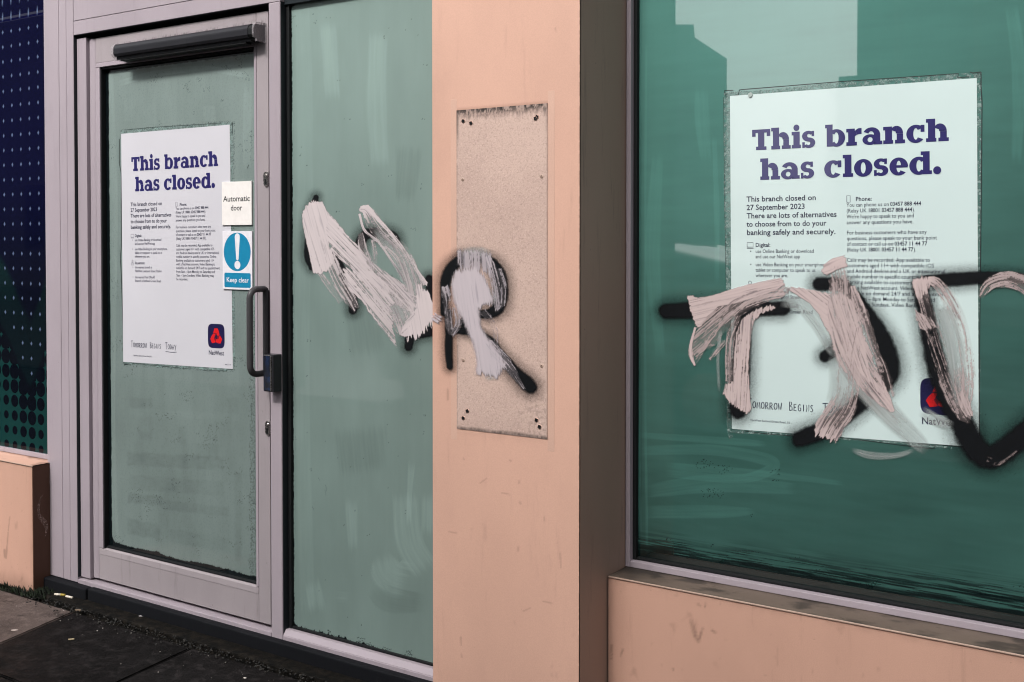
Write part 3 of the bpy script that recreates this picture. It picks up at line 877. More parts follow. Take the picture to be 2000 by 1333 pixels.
g = 0.75 * sst(0.48, 0.68, fbm(XX * 14, YY * 26, 321, 5)) + 1.0 * sst(0.16, 0.0, np.hypot(XX - LX0 - .02, (YY - 2.59)) + 0.08 * (fbm(XX * 30, YY * 30, 324) - .5)) + 0.8 * sst(0.035, 0.0, 2.59 - YY + 0.03 * fbm(XX * 20, YY * 3, 325))
hgrid("ledge", X, Yg, 0.4500, {"grime": np.clip(g, 0, 0.95)}, M_ledge, lw)
box("ledge_lip", LX0 + 0.001, LX1, Y_W - 0.0030, Y_W - 0.0004, 0.4470, 0.4508, M_lip, lw, 0.0006)
box("core", LX0 + 0.002, LX1, Y_W + 0.002, 2.70, GZ - 0.01, 0.4488, M_pinkwall, lw, 0)

lb = root("low_wall", "short pink low wall stub at the left edge beside the door post", "low wall", (-4.3, 2.49, GZ))
BX = -3.8555
X = np.arange(-5.4, BX, 0.005); Z = np.arange(GZ - .005, 0.4455, 0.004)
g, XX, ZZ = grime_front(X, Z, 341, corner=BX)
U, V = proj(XX, Y_W, ZZ)
for q in ([(12, 1090, 2), (16, 1040, 1.5), (19, 1010, 1)], [(9, 1075, 3), (10, 1088, 3)]):
    st = Stroke(q, 2); s, w, d, hw, cov, k = st.ev(U, V); g = np.maximum(g, 0.4 * (1 - sst(0.4, 1.2, d / hw)))
grid("front_panel", X, Z, Y_W, {"grime": g}, M_pinkwall, lb)
M_bside = painted("shaded_brown_side", (0.085, 0.042, 0.028, 1), (0.02, 0.012, 0.010, 1), 0.5, 0.6, 300, 5)  # side turned from the light: its shade is painted as this brown
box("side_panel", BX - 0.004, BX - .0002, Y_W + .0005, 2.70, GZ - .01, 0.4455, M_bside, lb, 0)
Yg = np.arange(Y_W - .003, 2.66, 0.004); X = np.arange(-5.4, BX + 0.003, 0.005)
XX, YY = np.meshgrid(X, Yg, indexing='ij')
g = 0.55 * sst(0.5, 0.7, fbm(XX * 14, YY * 26, 361, 5)) + 0.5 * sst(0.02, 0, 2.59 - YY)
hgrid("ledge", X, Yg, 0.4500, {"grime": np.clip(g, 0, 0.8)}, M_pink, lb)
box("ledge_lip", -5.4, BX + 0.003, Y_W - 0.0045, Y_W - 0.001, 0.4460, 0.4497, M_lip, lb, 0.0006)
bm = bmesh.new()
sp_ = [at(u, v, x=BX + .0004) for u, v in ((82, 968), (76, 985), (75, 1003), (80, 1012), (87, 1020), (91, 1032), (89, 1048))]
for i in range(len(sp_) - 1):
    w_ = (.003, .005, .006, .010, .012, .007)[i]
    w2 = (.005, .006, .010, .012, .007, .002)[i]
    a_, b_ = sp_[i], sp_[i + 1]
    bm.faces.new([bm.verts.new(q) for q in ((a_[0], a_[1] - w_, a_[2]), (a_[0], a_[1] + w_, a_[2]), (b_[0], b_[1] + w2, b_[2]), (b_[0], b_[1] - w2, b_[2]))])
n = N("pale_scrape"); n.set(color=(0.30, 0.20, 0.17, 1), rough=0.8, alpha=n.ramp(n.noise(120, 4, .7), .35, .6, 0, .7)); from_bm("scrape", bm, n.m, lb)
paint_sheet("scuff", [[(80, 972, 3, .7), (76, 990, 3, .6), (77, 1010, 4, .7), (85, 1025, 4, .6), (90, 1045, 3, .4)]], 'brush', Y_W, M_brushL, lb, 370) if False else None

# ------------------------------------------------------------------ pink pillar
pl = root("pink_pillar", "pink clad pillar with the removed sign patch in the middle", "pillar", (-1.58, 2.4, GZ))
PX0, PX1 = -1.8095, -1.3545
QX0, QX1, QZ0, QZ1 = -1.728, -1.446, 0.817, 1.6585
X = np.arange(PX0, PX1 + 0.0005, 0.0035); Z = np.arange(GZ, 2.6, 0.0035)
XX, ZZ = np.meshgrid(X, Z, indexing='ij'); U, V = proj(XX, Y_P, ZZ)
g = 0.2 * sst(0.78, 0.86, fbm(XX * 22, ZZ * 9, 401, 5)) * sst(1.0, 0.2, ZZ) + 0.10 * sst(0.55, 0.8, fbm(XX * 5, ZZ * 3, 402, 5))
g += 0.28 * sst(0.35, 0.0, ZZ) * fbm(XX * 12, ZZ * 5, 403)
g += 0.35 * sst(0.004, 0.001, np.abs(XX - PX1)) * (vn(ZZ * 120, ZZ * 0, 404) > .35)
for q in ([(905, 896, 1.6), (907, 898, 1.6)], [(996, 899, 2), (998, 901, 2)], [(1015, 981, 2), (1017, 985, 2)], [(1063, 1010, 1.4), (1064, 1018, 1.4)], [(980, 963, .8), (996, 967, .8)], [(877, 1038, .8), (891, 1042, .8)], [(938, 944, .7), (950, 935, .7)],
          [(1012, 1068, 1.6), (1012, 1078, 1.2)], [(900, 1245, 2.2), (901, 1260, 2)], [(901, 1278, 2), (902, 1284, 1.6)], [(1061, 1174, .8), (1078, 1180, .8)], [(1094, 1080, 1.2), (1095, 1110, 1.0)], [(1022, 1194, 1.4), (1036, 1188, 1)], [(874, 760, 2), (875, 778, 2.4), (874, 782, 1)], [(1085, 55, .8), (1086, 62, .8)], [(1014, 940, 1.2), (1014, 944, 1.2)]):
    st = Stroke(q, 2); b = st.box(2)
    m = (U > b[0]) & (U < b[1]) & (V > b[2]) & (V < b[3])
    if m.any():
        s, w, d, hw, cov, k = st.ev(U[m], V[m]); g[m] = np.maximum(g[m], 0.30 * (1 - sst(0.5, 1.3, d / np.maximum(hw, 1.6))))
dq = np.maximum(np.maximum(QX0 - XX, XX - QX1), np.maximum(QZ0 - ZZ, ZZ - QZ1))
g += 0.35 * sst(0.010, 0.0, dq) * (dq > -0.004) * (ZZ > QZ1 - .01) + 0.12 * sst(0.03, 0, dq) * (ZZ < QZ0) * fbm(XX * 30, ZZ * 30, 409)
grid("front_panel", X, Z, Y_P, {"grime": np.clip(g, 0, 1)}, M_pink, pl)
# paler cement halo round the patch
M_halo = painted("pale_pink_filler", (0.615, 0.39, 0.305, 1), (0.2, 0.12, 0.1, 1), 0.5, 0.1, 300, 4)
bm = bmesh.new()
hw_ = 0.020
for a in ((QX0 - hw_, QX0, QZ0 - 0.03, QZ1 + 0.03), (QX1, QX1 + hw_, QZ0 - 0.03, QZ1 + 0.03)):
    bm_box(bm, a[0], a[1], Y_P - 0.0004, Y_P + 0.001, a[2], a[3], 0.0003)
    from_bm("filler_strip", bm, M_halo, pl); bm = bmesh.new()
# bare patch
n = N("bare_grainy_patch")
c = n.mix(n.ramp(n.noise(3.5, 5, 0.6), 0.3, 0.7), (0.545, 0.395, 0.335, 1), (0.47, 0.335, 0.285, 1))
c = n.mix(n.ramp(n.noise(230, 4, 0.8), 0.47, 0.72, 0, 0.62), c, (0.24, 0.165, 0.14, 1))
c = n.mix(n.ramp(n.noise(200, 3, 0.6), 0.58, 0.68, 0, 0.6), c, (0.66, 0.50, 0.43, 1))
c = n.mix(n.attr("grime"), c, (0.022, 0.015, 0.013, 1))
n.set(color=c, rough=0.75); n.bump(n.noise(450, 3, 0.6), 0.5, 0.0012); M_patch = n.m
X = np.arange(QX0, QX1 + .001, 0.0017); Z = np.arange(QZ0, QZ1 + .001, 0.0017)
XX, ZZ = np.meshgrid(X, Z, indexing='ij')
top = QZ1 - ZZ; bot = ZZ - QZ0 - .006 * fbm(XX * 30, XX * 0, 421); lef = XX - QX0; rig = QX1 - XX
nn = fbm(XX * 160, ZZ * 90, 422, 4); n2 = fbm(XX * 300, ZZ * 30, 423, 3)
g = sst(0.040, 0.008, top + 0.030 * (nn - 0.3) + .02 * (n2 - .5)) * (0.35 + 0.65 * sst(0.35, 0.55, nn))
g = np.maximum(g, 0.9 * sst(0.012, 0.0, lef) * sst(0.13, 0.0, top + .05 * (nn - .5)))
g = np.maximum(g, 0.6 * sst(0.010, 0.0, rig) * sst(0.10, 0.0, top + .05 * (nn - .5)))
g = np.maximum(g, 0.75 * sst(0.008, 0.0, bot) * (0.3 + nn))
g = np.maximum(g, 0.35 * sst(0.006, 0.0, lef) * (nn > .4)); g = np.maximum(g, 0.25 * sst(0.006, 0.0, rig))
g = np.maximum(g, 0.30 * sst(0.25, 0.0, ZZ - QZ0) * sst(0.5, 0.7, fbm(XX * 130, ZZ * 130, 426)) * sst(0.16, 0.0, rig))
pt = grid("bare_patch", X, Z, Y_P - 0.0016, {"grime": np.clip(g, 0, 1)}, M_patch, pl)
box("patch_edge", QX0, QX1, Y_P - 0.0013, Y_P + 0.001, QZ0, QZ1, M_halo, pl, 0)
for (u, v, hole) in ((905, 237, 1), (920, 241, 1), (1046, 232, 1), (1049, 229, 1), (904, 351, 0), (1058, 345, 0), (905, 704, 0), (1058, 715, 0), (913, 803, 2), (905, 817, 1), (1048, 821, 1), (1054, 834, 1)):
    p = at(u, v, y=Y_P - 0.0016)
    bm = bmesh.new()
    r_out, r_in = (0.0052, 0.0030) if hole == 0 else (0.0062, 0.0050)
    ns = 14
    ra = [bm.verts.new((p[0] + r_out * (1 + .1 * math.sin(3 * k + u)) * math.cos(2 * math.pi * k / ns), Y_P - 0.0019, p[2] + r_out * math.sin(2 * math.pi * k / ns))) for k in range(ns)]
    rb_ = [bm.verts.new((p[0] + r_in * math.cos(2 * math.pi * k / ns), Y_P - 0.0030, p[2] + r_in * math.sin(2 * math.pi * k / ns))) for k in range(ns)]
    for k in range(ns): bm.faces.new((ra[k], ra[(k + 1) % ns], rb_[(k + 1) % ns], rb_[k]))
    sc = from_bm("screw" if hole == 0 else "screw_hole", bm, M_halo if hole else M_lip, pl, True)
    bm = bmesh.new()
    ns = 12
    c0 = bm.verts.new((p[0], Y_P - 0.0022, p[2]))
    rr_ = r_in * (1.0 if hole else 0.7)
    rb_ = [bm.verts.new((p[0] + rr_ * (1 + .25 * math.sin(2.3 * k + u)) * math.cos(2 * math.pi * k / ns), Y_P - 0.0031, p[2] + rr_ * (1 + .25 * math.sin(2.3 * k + u)) * math.sin(2 * math.pi * k / ns))) for k in range(ns)]
    for k in range(ns): bm.faces.new((rb_[k], rb_[(k + 1) % ns], c0))
    from_bm("hole" if hole else "screw_head", bm, M_black if hole else M_side, sc, True)
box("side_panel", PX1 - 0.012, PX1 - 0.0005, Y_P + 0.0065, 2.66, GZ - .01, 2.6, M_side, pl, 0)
box("corner_seam", PX1 - 0.006, PX1 - 0.0015, Y_P + 0.0008, Y_P + 0.0063, GZ, 2.6, M_black, pl, 0)
box("core", PX0 + 0.001, PX1 - 0.013, Y_P + 0.0015, 2.75, GZ - .01, 2.6, M_pinkwall, pl, 0)

# ------------------------------------------------------------------ large right window
rw = root("large_window", "large green whitewashed window on the right of the pillar", "window", (-0.4, 2.62, 0.45))
RX0, RX1, RZ1 = -1.3535, 1.45, 2.45
x_j = at(1231, 600, y=Y_FW)[0]; x_j0 = at(1221, 600, y=Y_FW)[0]
box("jamb", RX0, x_j, Y_FW, 2.68, 0.4505, RZ1, M_frame, rw, 0.001)
box("jamb", RX1, RX1 + 0.06, Y_FW, 2.68, 0.4505, RZ1, M_frame, rw, 0.001)
box("bottom_rail", x_j + 0.0006, RX1, Y_FW, 2.68, 0.4508, 0.4668, M_frame, rw, 0.0015, 2)
box("top_rail", x_j + 0.0006, RX1, Y_FW, 2.68, RZ1 - 0.05, RZ1, M_frame, rw, 0.0015)
box("gasket", x_j, x_j + 0.010, Y_FW + 0.016, 2.66, 0.467, RZ1 - 0.05, M_black, rw, 0.002, 2)
box("gasket", x_j + 0.010, RX1, Y_FW + 0.018, 2.66, 0.4669, 0.474, M_black, rw, 0.002, 2)
X = np.concatenate([np.arange(x_j + 0.006, -0.33, 0.002), np.arange(-0.33, RX1, 0.012)]); Z = np.concatenate([np.arange(0.466, 2.02, 0.002), np.arange(2.02, RZ1, 0.02)])
XX, ZZ = np.meshgrid(X, Z, indexing='ij'); U, V = proj(XX, Y_GR, ZZ)
Lx = XX - at(1238, 600, y=Y_GR)[0]
nb = fbm(XX * 9, ZZ * 0, 508)
B = ZZ - 0.474 - 0.008
W = sst(0, 0.006, Lx + 0.002 * vn(ZZ * 200, ZZ * 0, 503)) * sst(0, 0.004, B)
streak = vn(XX * 9, ZZ * 420, 511) * .6 + vn(XX * 20, ZZ * 900, 512) * .4
below = sst(0.075, 0.0, B - 0.035 * (nb - .3) - 0.02 * sst(-1.3, -0.4, XX))
W *= 1 - below * sst(0.30, 0.62, streak + 0.35 * sst(0.03, 0.0, B))
vs = vn(XX * 420, ZZ * 7, 513)
W *= 1 - 0.55 * sst(0.035, 0.0, Lx) * sst(0.3, 0.7, vs) * (1 - .4 * sst(.9, 1.4, ZZ)) - 0.35 * sst(0.02, 0.0, Lx)
corner = np.sqrt(np.maximum(0.05 - Lx, 0) ** 2 + np.maximum(0.04 - B, 0) ** 2)
W *= 1 - sst(0.045, 0.062, corner)
tone = 0.66 + 0.86 * sst(0.45, 2.1, ZZ - 0.35 * sst(-0.9, -0.35, XX)) + 0.30 * (fbm(XX * 3, ZZ * 5, 521) - 0.5) + 0.18 * (fbm(XX * 8, ZZ * 55, 524) - 0.5)  # lighter top, darker lower right: falloff of light put into the wash
tone += 0.14 * sst(0.10, 0.04, np.abs(Lx - 0.02)) * sst(.6, .9, ZZ)
for q in ([(1250, 880, 10), (1400, 880, 12), (1510, 905, 14), (1450, 935, 10), (1300, 925, 8)], [(1260, 960, 14), (1400, 945, 20), (1560, 955, 12)], [(1260, 1000, 14), (1400, 1000, 14), (1480, 1000, 6)], [(1250, 1130, 8), (1400, 1120, 8)],
          [(1245, 850, 6), (1420, 862, 8), (1500, 868, 6)], [(1300, 910, 8), (1480, 925, 8), (1650, 945, 5)], [(1285, 300, 12), (1275, 500, 16), (1290, 700, 10)], [(1370, 170, 14), (1372, 240, 16), (1380, 320, 12)], [(1395, 260, 5), (1400, 430, 6), (1400, 560, 5)], [(1248, 150, 3), (1246, 600, 3), (1250, 1050, 3)], [(1262, 80, 2.5), (1260, 700, 2.5), (1264, 1080, 3)], [(1975, 10, 14), (1990, 140, 16), (1985, 320, 10)]):
    tone += 0.24 * swipe(U, V, q, 540 + int(q[0][0]) % 97)
spk = np.zeros(U.shape, bool)
for (cx, cy, rx, ry) in ((1375, 907, 18, 10), (1412, 918, 20, 10), (1515, 928, 14, 12), (1390, 965, 26, 11), (1308, 1054, 7, 3), (1468, 1004, 2, 6), (1600, 1120, 12, 8), (1390, 1065, 5, 3), (1560, 1090, 8, 5), (1780, 1150, 14, 8), (1990, 1145, 12, 5), (1230 + 20, 1080, 4, 3), (1840, 1185, 20, 6), (1700, 1140, 30, 5)):
    spk |= (((U - cx) / rx) ** 2 + ((V - cy) / ry) ** 2 < 1) & (vn(U * .8, V * .8, 560) > 0.80)
W = W * (1 - 0.85 * spk)
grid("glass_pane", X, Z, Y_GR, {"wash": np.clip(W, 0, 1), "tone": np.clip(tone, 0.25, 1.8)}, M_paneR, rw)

# the building above and behind the shopfront
bk = root("bank_building", "upper fascia and wall of the closed bank above the shopfront", "building", (-2, 3.0, 2.5))
box("fascia", -6.5, 3.5, 2.46, 3.4, 2.62, 3.3, M_upper, bk, 0.004)
box("wall", -6.5, 3.5, 2.60, 3.4, 3.31, 9.0, M_pinkwall, bk, 0.0)
box("wall", -6.5, 3.5, 2.76, 3.4, -0.3, 2.61, M_black, bk, 0.0)  # black backing added behind the panes to stop light leaks
box("pier", 1.56, 3.5, 2.347, 2.70, GZ - .01, 2.61, M_pinkwall, bk, 0.002)
box("transom", -3.86, -1.815, 2.5655, 2.70, ztr + .123, 2.61, M_frame, bk, 0.001)
box("transom", -1.35, 1.55, 2.59, 2.70, RZ1 + .001, 2.61, M_frame, bk, 0.001)
box("pier", -6.5, -5.41, 2.44, 2.70, GZ - .01, 2.61, M_pinkwall, bk, 0.002)


# ------------------------------------------------------------------ posters, signs and lettering
class Sheet:
    """maps millimetres on a printed sheet to the facade plane through its four measured corners (TL TR BR BL)"""
    def __init__(self, c, w, h, dx=0):
        self.c, self.w, self.h, self.dx = [np.array(p) for p in c], w, h, dx

    def p(self, x, y):
        a, b = x / self.w, y / self.h
        TL, TR, BR, BL = self.c
        q = (TL * (1 - a) + TR * a) * b + (BL * (1 - a) + BR * a) * (1 - b)
        return q[0], q[1]


def text_polys(s, bold):
    cu = bpy.data.curves.new("t", 'FONT'); cu.body = s; cu.size = 1.0; cu.resolution_u = 2
    cu.offset = 0.016 if bold == 2 else (0.012 if bold else 0.002)
    ob = bpy.data.objects.new("t", cu)
    me = bpy.data.meshes.new_from_object(ob)
    vs = np.array([v.co[:2] for v in me.vertices]).reshape(-1, 2); fs = [tuple(p.vertices) for p in me.polygons]
    bpy.data.objects.remove(ob); bpy.data.curves.remove(cu); bpy.data.meshes.remove(me)
    return vs, fs


CAP = text_polys("H", 0)[0][:, 1].max()
SPACE = (text_polys("n n", 0)[0][:, 0].max() - text_polys("nn", 0)[0][:, 0].max())


def text_into(bm, sheet, segs, x, y, cap, y_plane, width=None, sx=1.0):
    """segs: string or [(string, bold)], set at x, baseline y, cap height in mm"""
    if isinstance(segs, str): segs = [(segs, 0)]
    k = cap / CAP; cur = 0.0; items = []
    for s, b in segs:
        vs, fs = text_polys(s, b)
        items.append((vs + [cur, 0], fs))
        cur += vs[:, 0].max() + (SPACE if s.endswith(" ") else 0.06)
    tw = max(v[:, 0].max() for v, _ in items) * k
    fx = (width / tw) if width else sx
    for vs, fs in items:
        bv = []
        for a, b in vs:
            X_, Z_ = sheet.p(x + sheet.dx + a * k * fx, y + b * k)
            bv.append(bm.verts.new((X_, y_plane, Z_)))
        for f in fs:
            try: bm.faces.new([bv[i] for i in f])
            except ValueError: pass
    return fx


def text_obj(name, mat, parent, sheet, y_plane, lines):
    bm = bmesh.new()
    for ln in lines: text_into(bm, sheet, *ln[:4], y_plane, **(ln[4] if len(ln) > 4 else {}))
    me = bpy.data.meshes.new(name); bm.to_mesh(me); bm.free()
    return link(name, me, mat, parent)


# --- slab-serif display letters, drawn piece by piece (units: cap height = 1)
def ell(cx, cy, rx, ry, a0, a1, n=20):
    return [(cx + rx * math.cos(math.radians(a0 + (a1 - a0) * k / n)), cy + ry * math.sin(math.radians(a0 + (a1 - a0) * k / n))) for k in range(n + 1)]


def band(outer, inner):
    return [[outer[i], outer[i + 1], inner[i + 1], inner[i]] for i in range(len(outer) - 1)]


def rc(x0, y0, x1, y1): return [[(x0, y0), (x1, y0), (x1, y1), (x0, y1)]]


XH, SW, SF = 0.79, 0.325, 0.165


def arch(x0, x1, top):      # shoulder from the stem at x0 to the right stem ending at x1
    cx = (x0 + x1) / 2
    o = ell(cx - 0.02, top - 0.34, (x1 - x0) / 2 + 0.02, 0.35, 150, 0)
    i = ell(cx - 0.04, top - 0.34, (x1 - x0) / 2 - SW + 0.02, 0.14, 150, 0)
    return band(o, i)


def bowl(cx, cy, rx, ry, t=SW, th=0.15, a0=0, a1=360):
    return band(ell(cx, cy, rx, ry, a0, a1, 36), ell(cx, cy, rx - t, ry - th, a0, a1, 36))


def G(ch):
    x = XH
    if ch == 'T': return rc(0, 1 - SF, .98, 1) + rc(0, .66, .19, 1 - SF) + rc(.79, .66, .98, 1 - SF) + rc(.32, SF, .66, 1 - SF) + rc(.21, 0, .77, SF), 1.00
    if ch == 'h': return rc(0, 1.04 - SF, .10, 1.04) + rc(.09, SF, .42, 1.04) + rc(0, 0, .47, SF) + arch(.36, .94, x + .01) + rc(.64, SF, .94, x - .34) + rc(.56, 0, 1.03, SF), 1.05
    if ch == 'n': return rc(0, x - SF, .10, x) + rc(.09, SF, .42, x) + rc(0, 0, .47, SF) + arch(.36, .94, x + .01) + rc(.64, SF, .94, x - .34) + rc(.56, 0, 1.03, SF), 1.06
    if ch == 'i': return rc(0, x - SF, .10, x) + rc(.09, SF, .42, x) + rc(0, 0, .48, SF) + [ell(.25, .98, .155, .155, 0, 360)[:-1]], .50
    if ch == 'l': return rc(0, 1.04 - SF, .10, 1.04) + rc(.09, SF, .42, 1.04) + rc(0, 0, .50, SF), .51
    if ch == 'r': return rc(0, x - SF, .10, x) + rc(.09, SF, .42, x) + rc(0, 0, .52, SF) + band(ell(.68, .42, .34, .385, 172, 88, 10), ell(.68, .36, .28, .16, 172, 88, 10)) + rc(.67, .52, .75, x + .01), .76
    if ch == 's':
        o = [(.62, x)] + ell(.33, .555, .30, .25, 75, 235, 14) + [(.40, .36)] + ell(.34, .235, .085, .075, 60, -90, 10) + [(.20, .20)]
        i = []
        A = band(ell(.34, .55, .33, .255, 30, 250, 18), ell(.36, .575, .09, .085, 30, 250, 18))
        Bm = band(ell(.36, .235, .33, .25, 70, -150, 18), ell(.34, .21, .09, .085, 70, -150, 18))
        C_ = [[(.225, .315), (.33, .49), (.48, .47), (.40, .285)]]
        return A + Bm + C_ + rc(.50, .54, .63, x) + rc(.02, 0, .15, .27), .71
    if ch == 'o': return bowl(.44, x / 2, .44, x / 2 + .02), .90
    if ch == 'c': return bowl(.44, x / 2, .44, x / 2 + .02, a0=40, a1=322) + rc(.66, .47, .84, x), .88
    if ch == 'e': return bowl(.43, x / 2, .43, x / 2 + .02, a0=0, a1=318) + rc(.22, .34, .84, .455), .88
    if ch == 'b': return rc(0, 1.04 - SF, .08, 1.04) + rc(.08, 0, .38, 1.04) + bowl(.56, x / 2, .44, x / 2 + .02, a0=-140, a1=140), 1.03
    if ch == 'd': return rc(.52, 1.04 - SF, .62, 1.04) + rc(.62, SF, .92, 1.04) + rc(.62, 0, 1.02, SF) + bowl(.44, x / 2, .44, x / 2 + .02, a0=40, a1=320), 1.04
    if ch == 'a': return rc(.56, SF, .86, .50) + rc(.56, 0, .96, SF) + band(ell(.44, .46, .42, .345, 155, 0, 16), ell(.42, .44, .14, .185, 155, 0, 16)) + bowl(.37, .235, .37, .25, .25, .135), .97
    if ch == '.': return [ell(.18, .16, .18, .18, 0, 360)[:-1]], .36
    return [], .42


def slab_text(bm, sheet, s, x, y, cap, width, yp):
    adv = [G(c)[1] for c in s]; gap = 0.03
    tot = sum(adv) + gap * (len(s) - 1)
    fx = width / (tot * cap)
    cur = 0; lay = 0
    for c, a in zip(s, adv):
        for pl_ in G(c)[0]:
            pts = [sheet.p(x + (cur + px) * cap * fx, y + py * cap) for px, py in pl_]
            lay += 1
            f_ = bm.faces.new([bm.verts.new((X_, yp - 0.00002 * (lay % 24), Z_)) for X_, Z_ in pts])
            f_.normal_update()
            if f_.normal.y > 0: f_.normal_flip()
        cur += a + gap


def ribbon(bm, sheet, pts, w, yp):
    P = [Vector(p) for p in pts]
    L, R = [], []
    for i, p in enumerate(P):
        t = (P[min(i + 1, len(P) - 1)] - P[max(i - 1, 0)])
        t = t.normalized() if t.length else Vector((1, 0))
        nrm = Vector((-t.y, t.x)) * w / 2
        L.append(sheet.p(*(p + nrm))); R.append(sheet.p(*(p - nrm)))
    for i in range(len(P) - 1):
        bm.faces.new([bm.verts.new((a[0], yp - 0.00001 * (i % 5), a[1])) for a in (R[i], R[i + 1], L[i + 1], L[i])])


HW = {  # pen strokes of the hand lettering, box 1 x 1
    'T': [[(-.1, .95), (.4, 1.02), (.95, 1.0)], [(.42, 1.0), (.40, .5), (.42, -.02)]],
    'O': [[(.5, .95), (.2, .8), (.08, .45), (.25, .1), (.55, .05), (.85, .3), (.88, .65), (.7, .9), (.5, .95)]],
    'M': [[(.08, .02), (.14, .9), (.45, .3), (.78, .92), (.92, 0)]],
    'R': [[(.12, 0), (.15, .95)], [(.1, .9), (.6, .92), (.75, .7), (.55, .5), (.2, .45), (.5, .3), (.9, 0)]],
    'W': [[(.05, .95), (.25, .05), (.5, .75), (.72, .05), (.98, 1.05)]],
    'B': [[(.15, 0), (.15, .95), (.6, .9), (.65, .65), (.2, .5), (.7, .4), (.75, .1), (.15, 0)]],
    'E': [[(.8, .92), (.15, .92), (.12, .05), (.8, .05)], [(.14, .5), (.65, .52)]],
    'G': [[(.85, .85), (.5, .95), (.15, .6), (.2, .15), (.6, .02), (.88, .2), (.88, .45), (.55, .45)]],
    'I': [[(.5, .95), (.5, .02)]],
    'N': [[(.12, 0), (.15, .92), (.8, .05), (.85, .98)]],
    'S': [[(.8, .85), (.45, .95), (.2, .72), (.5, .5), (.8, .3), (.5, .02), (.12, .12)]],
    'D': [[(.15, .95), (.15, .02), (.6, .1), (.85, .5), (.6, .88), (.1, .95)]],
    'A': [[(.05, 0), (.45, .98), (.9, 0)], [(.2, .38), (.75, .36)]],
    'Y': [[(.05, .98), (.45, .5)], [(.95, 1.0), (.35, -.2)]],
}


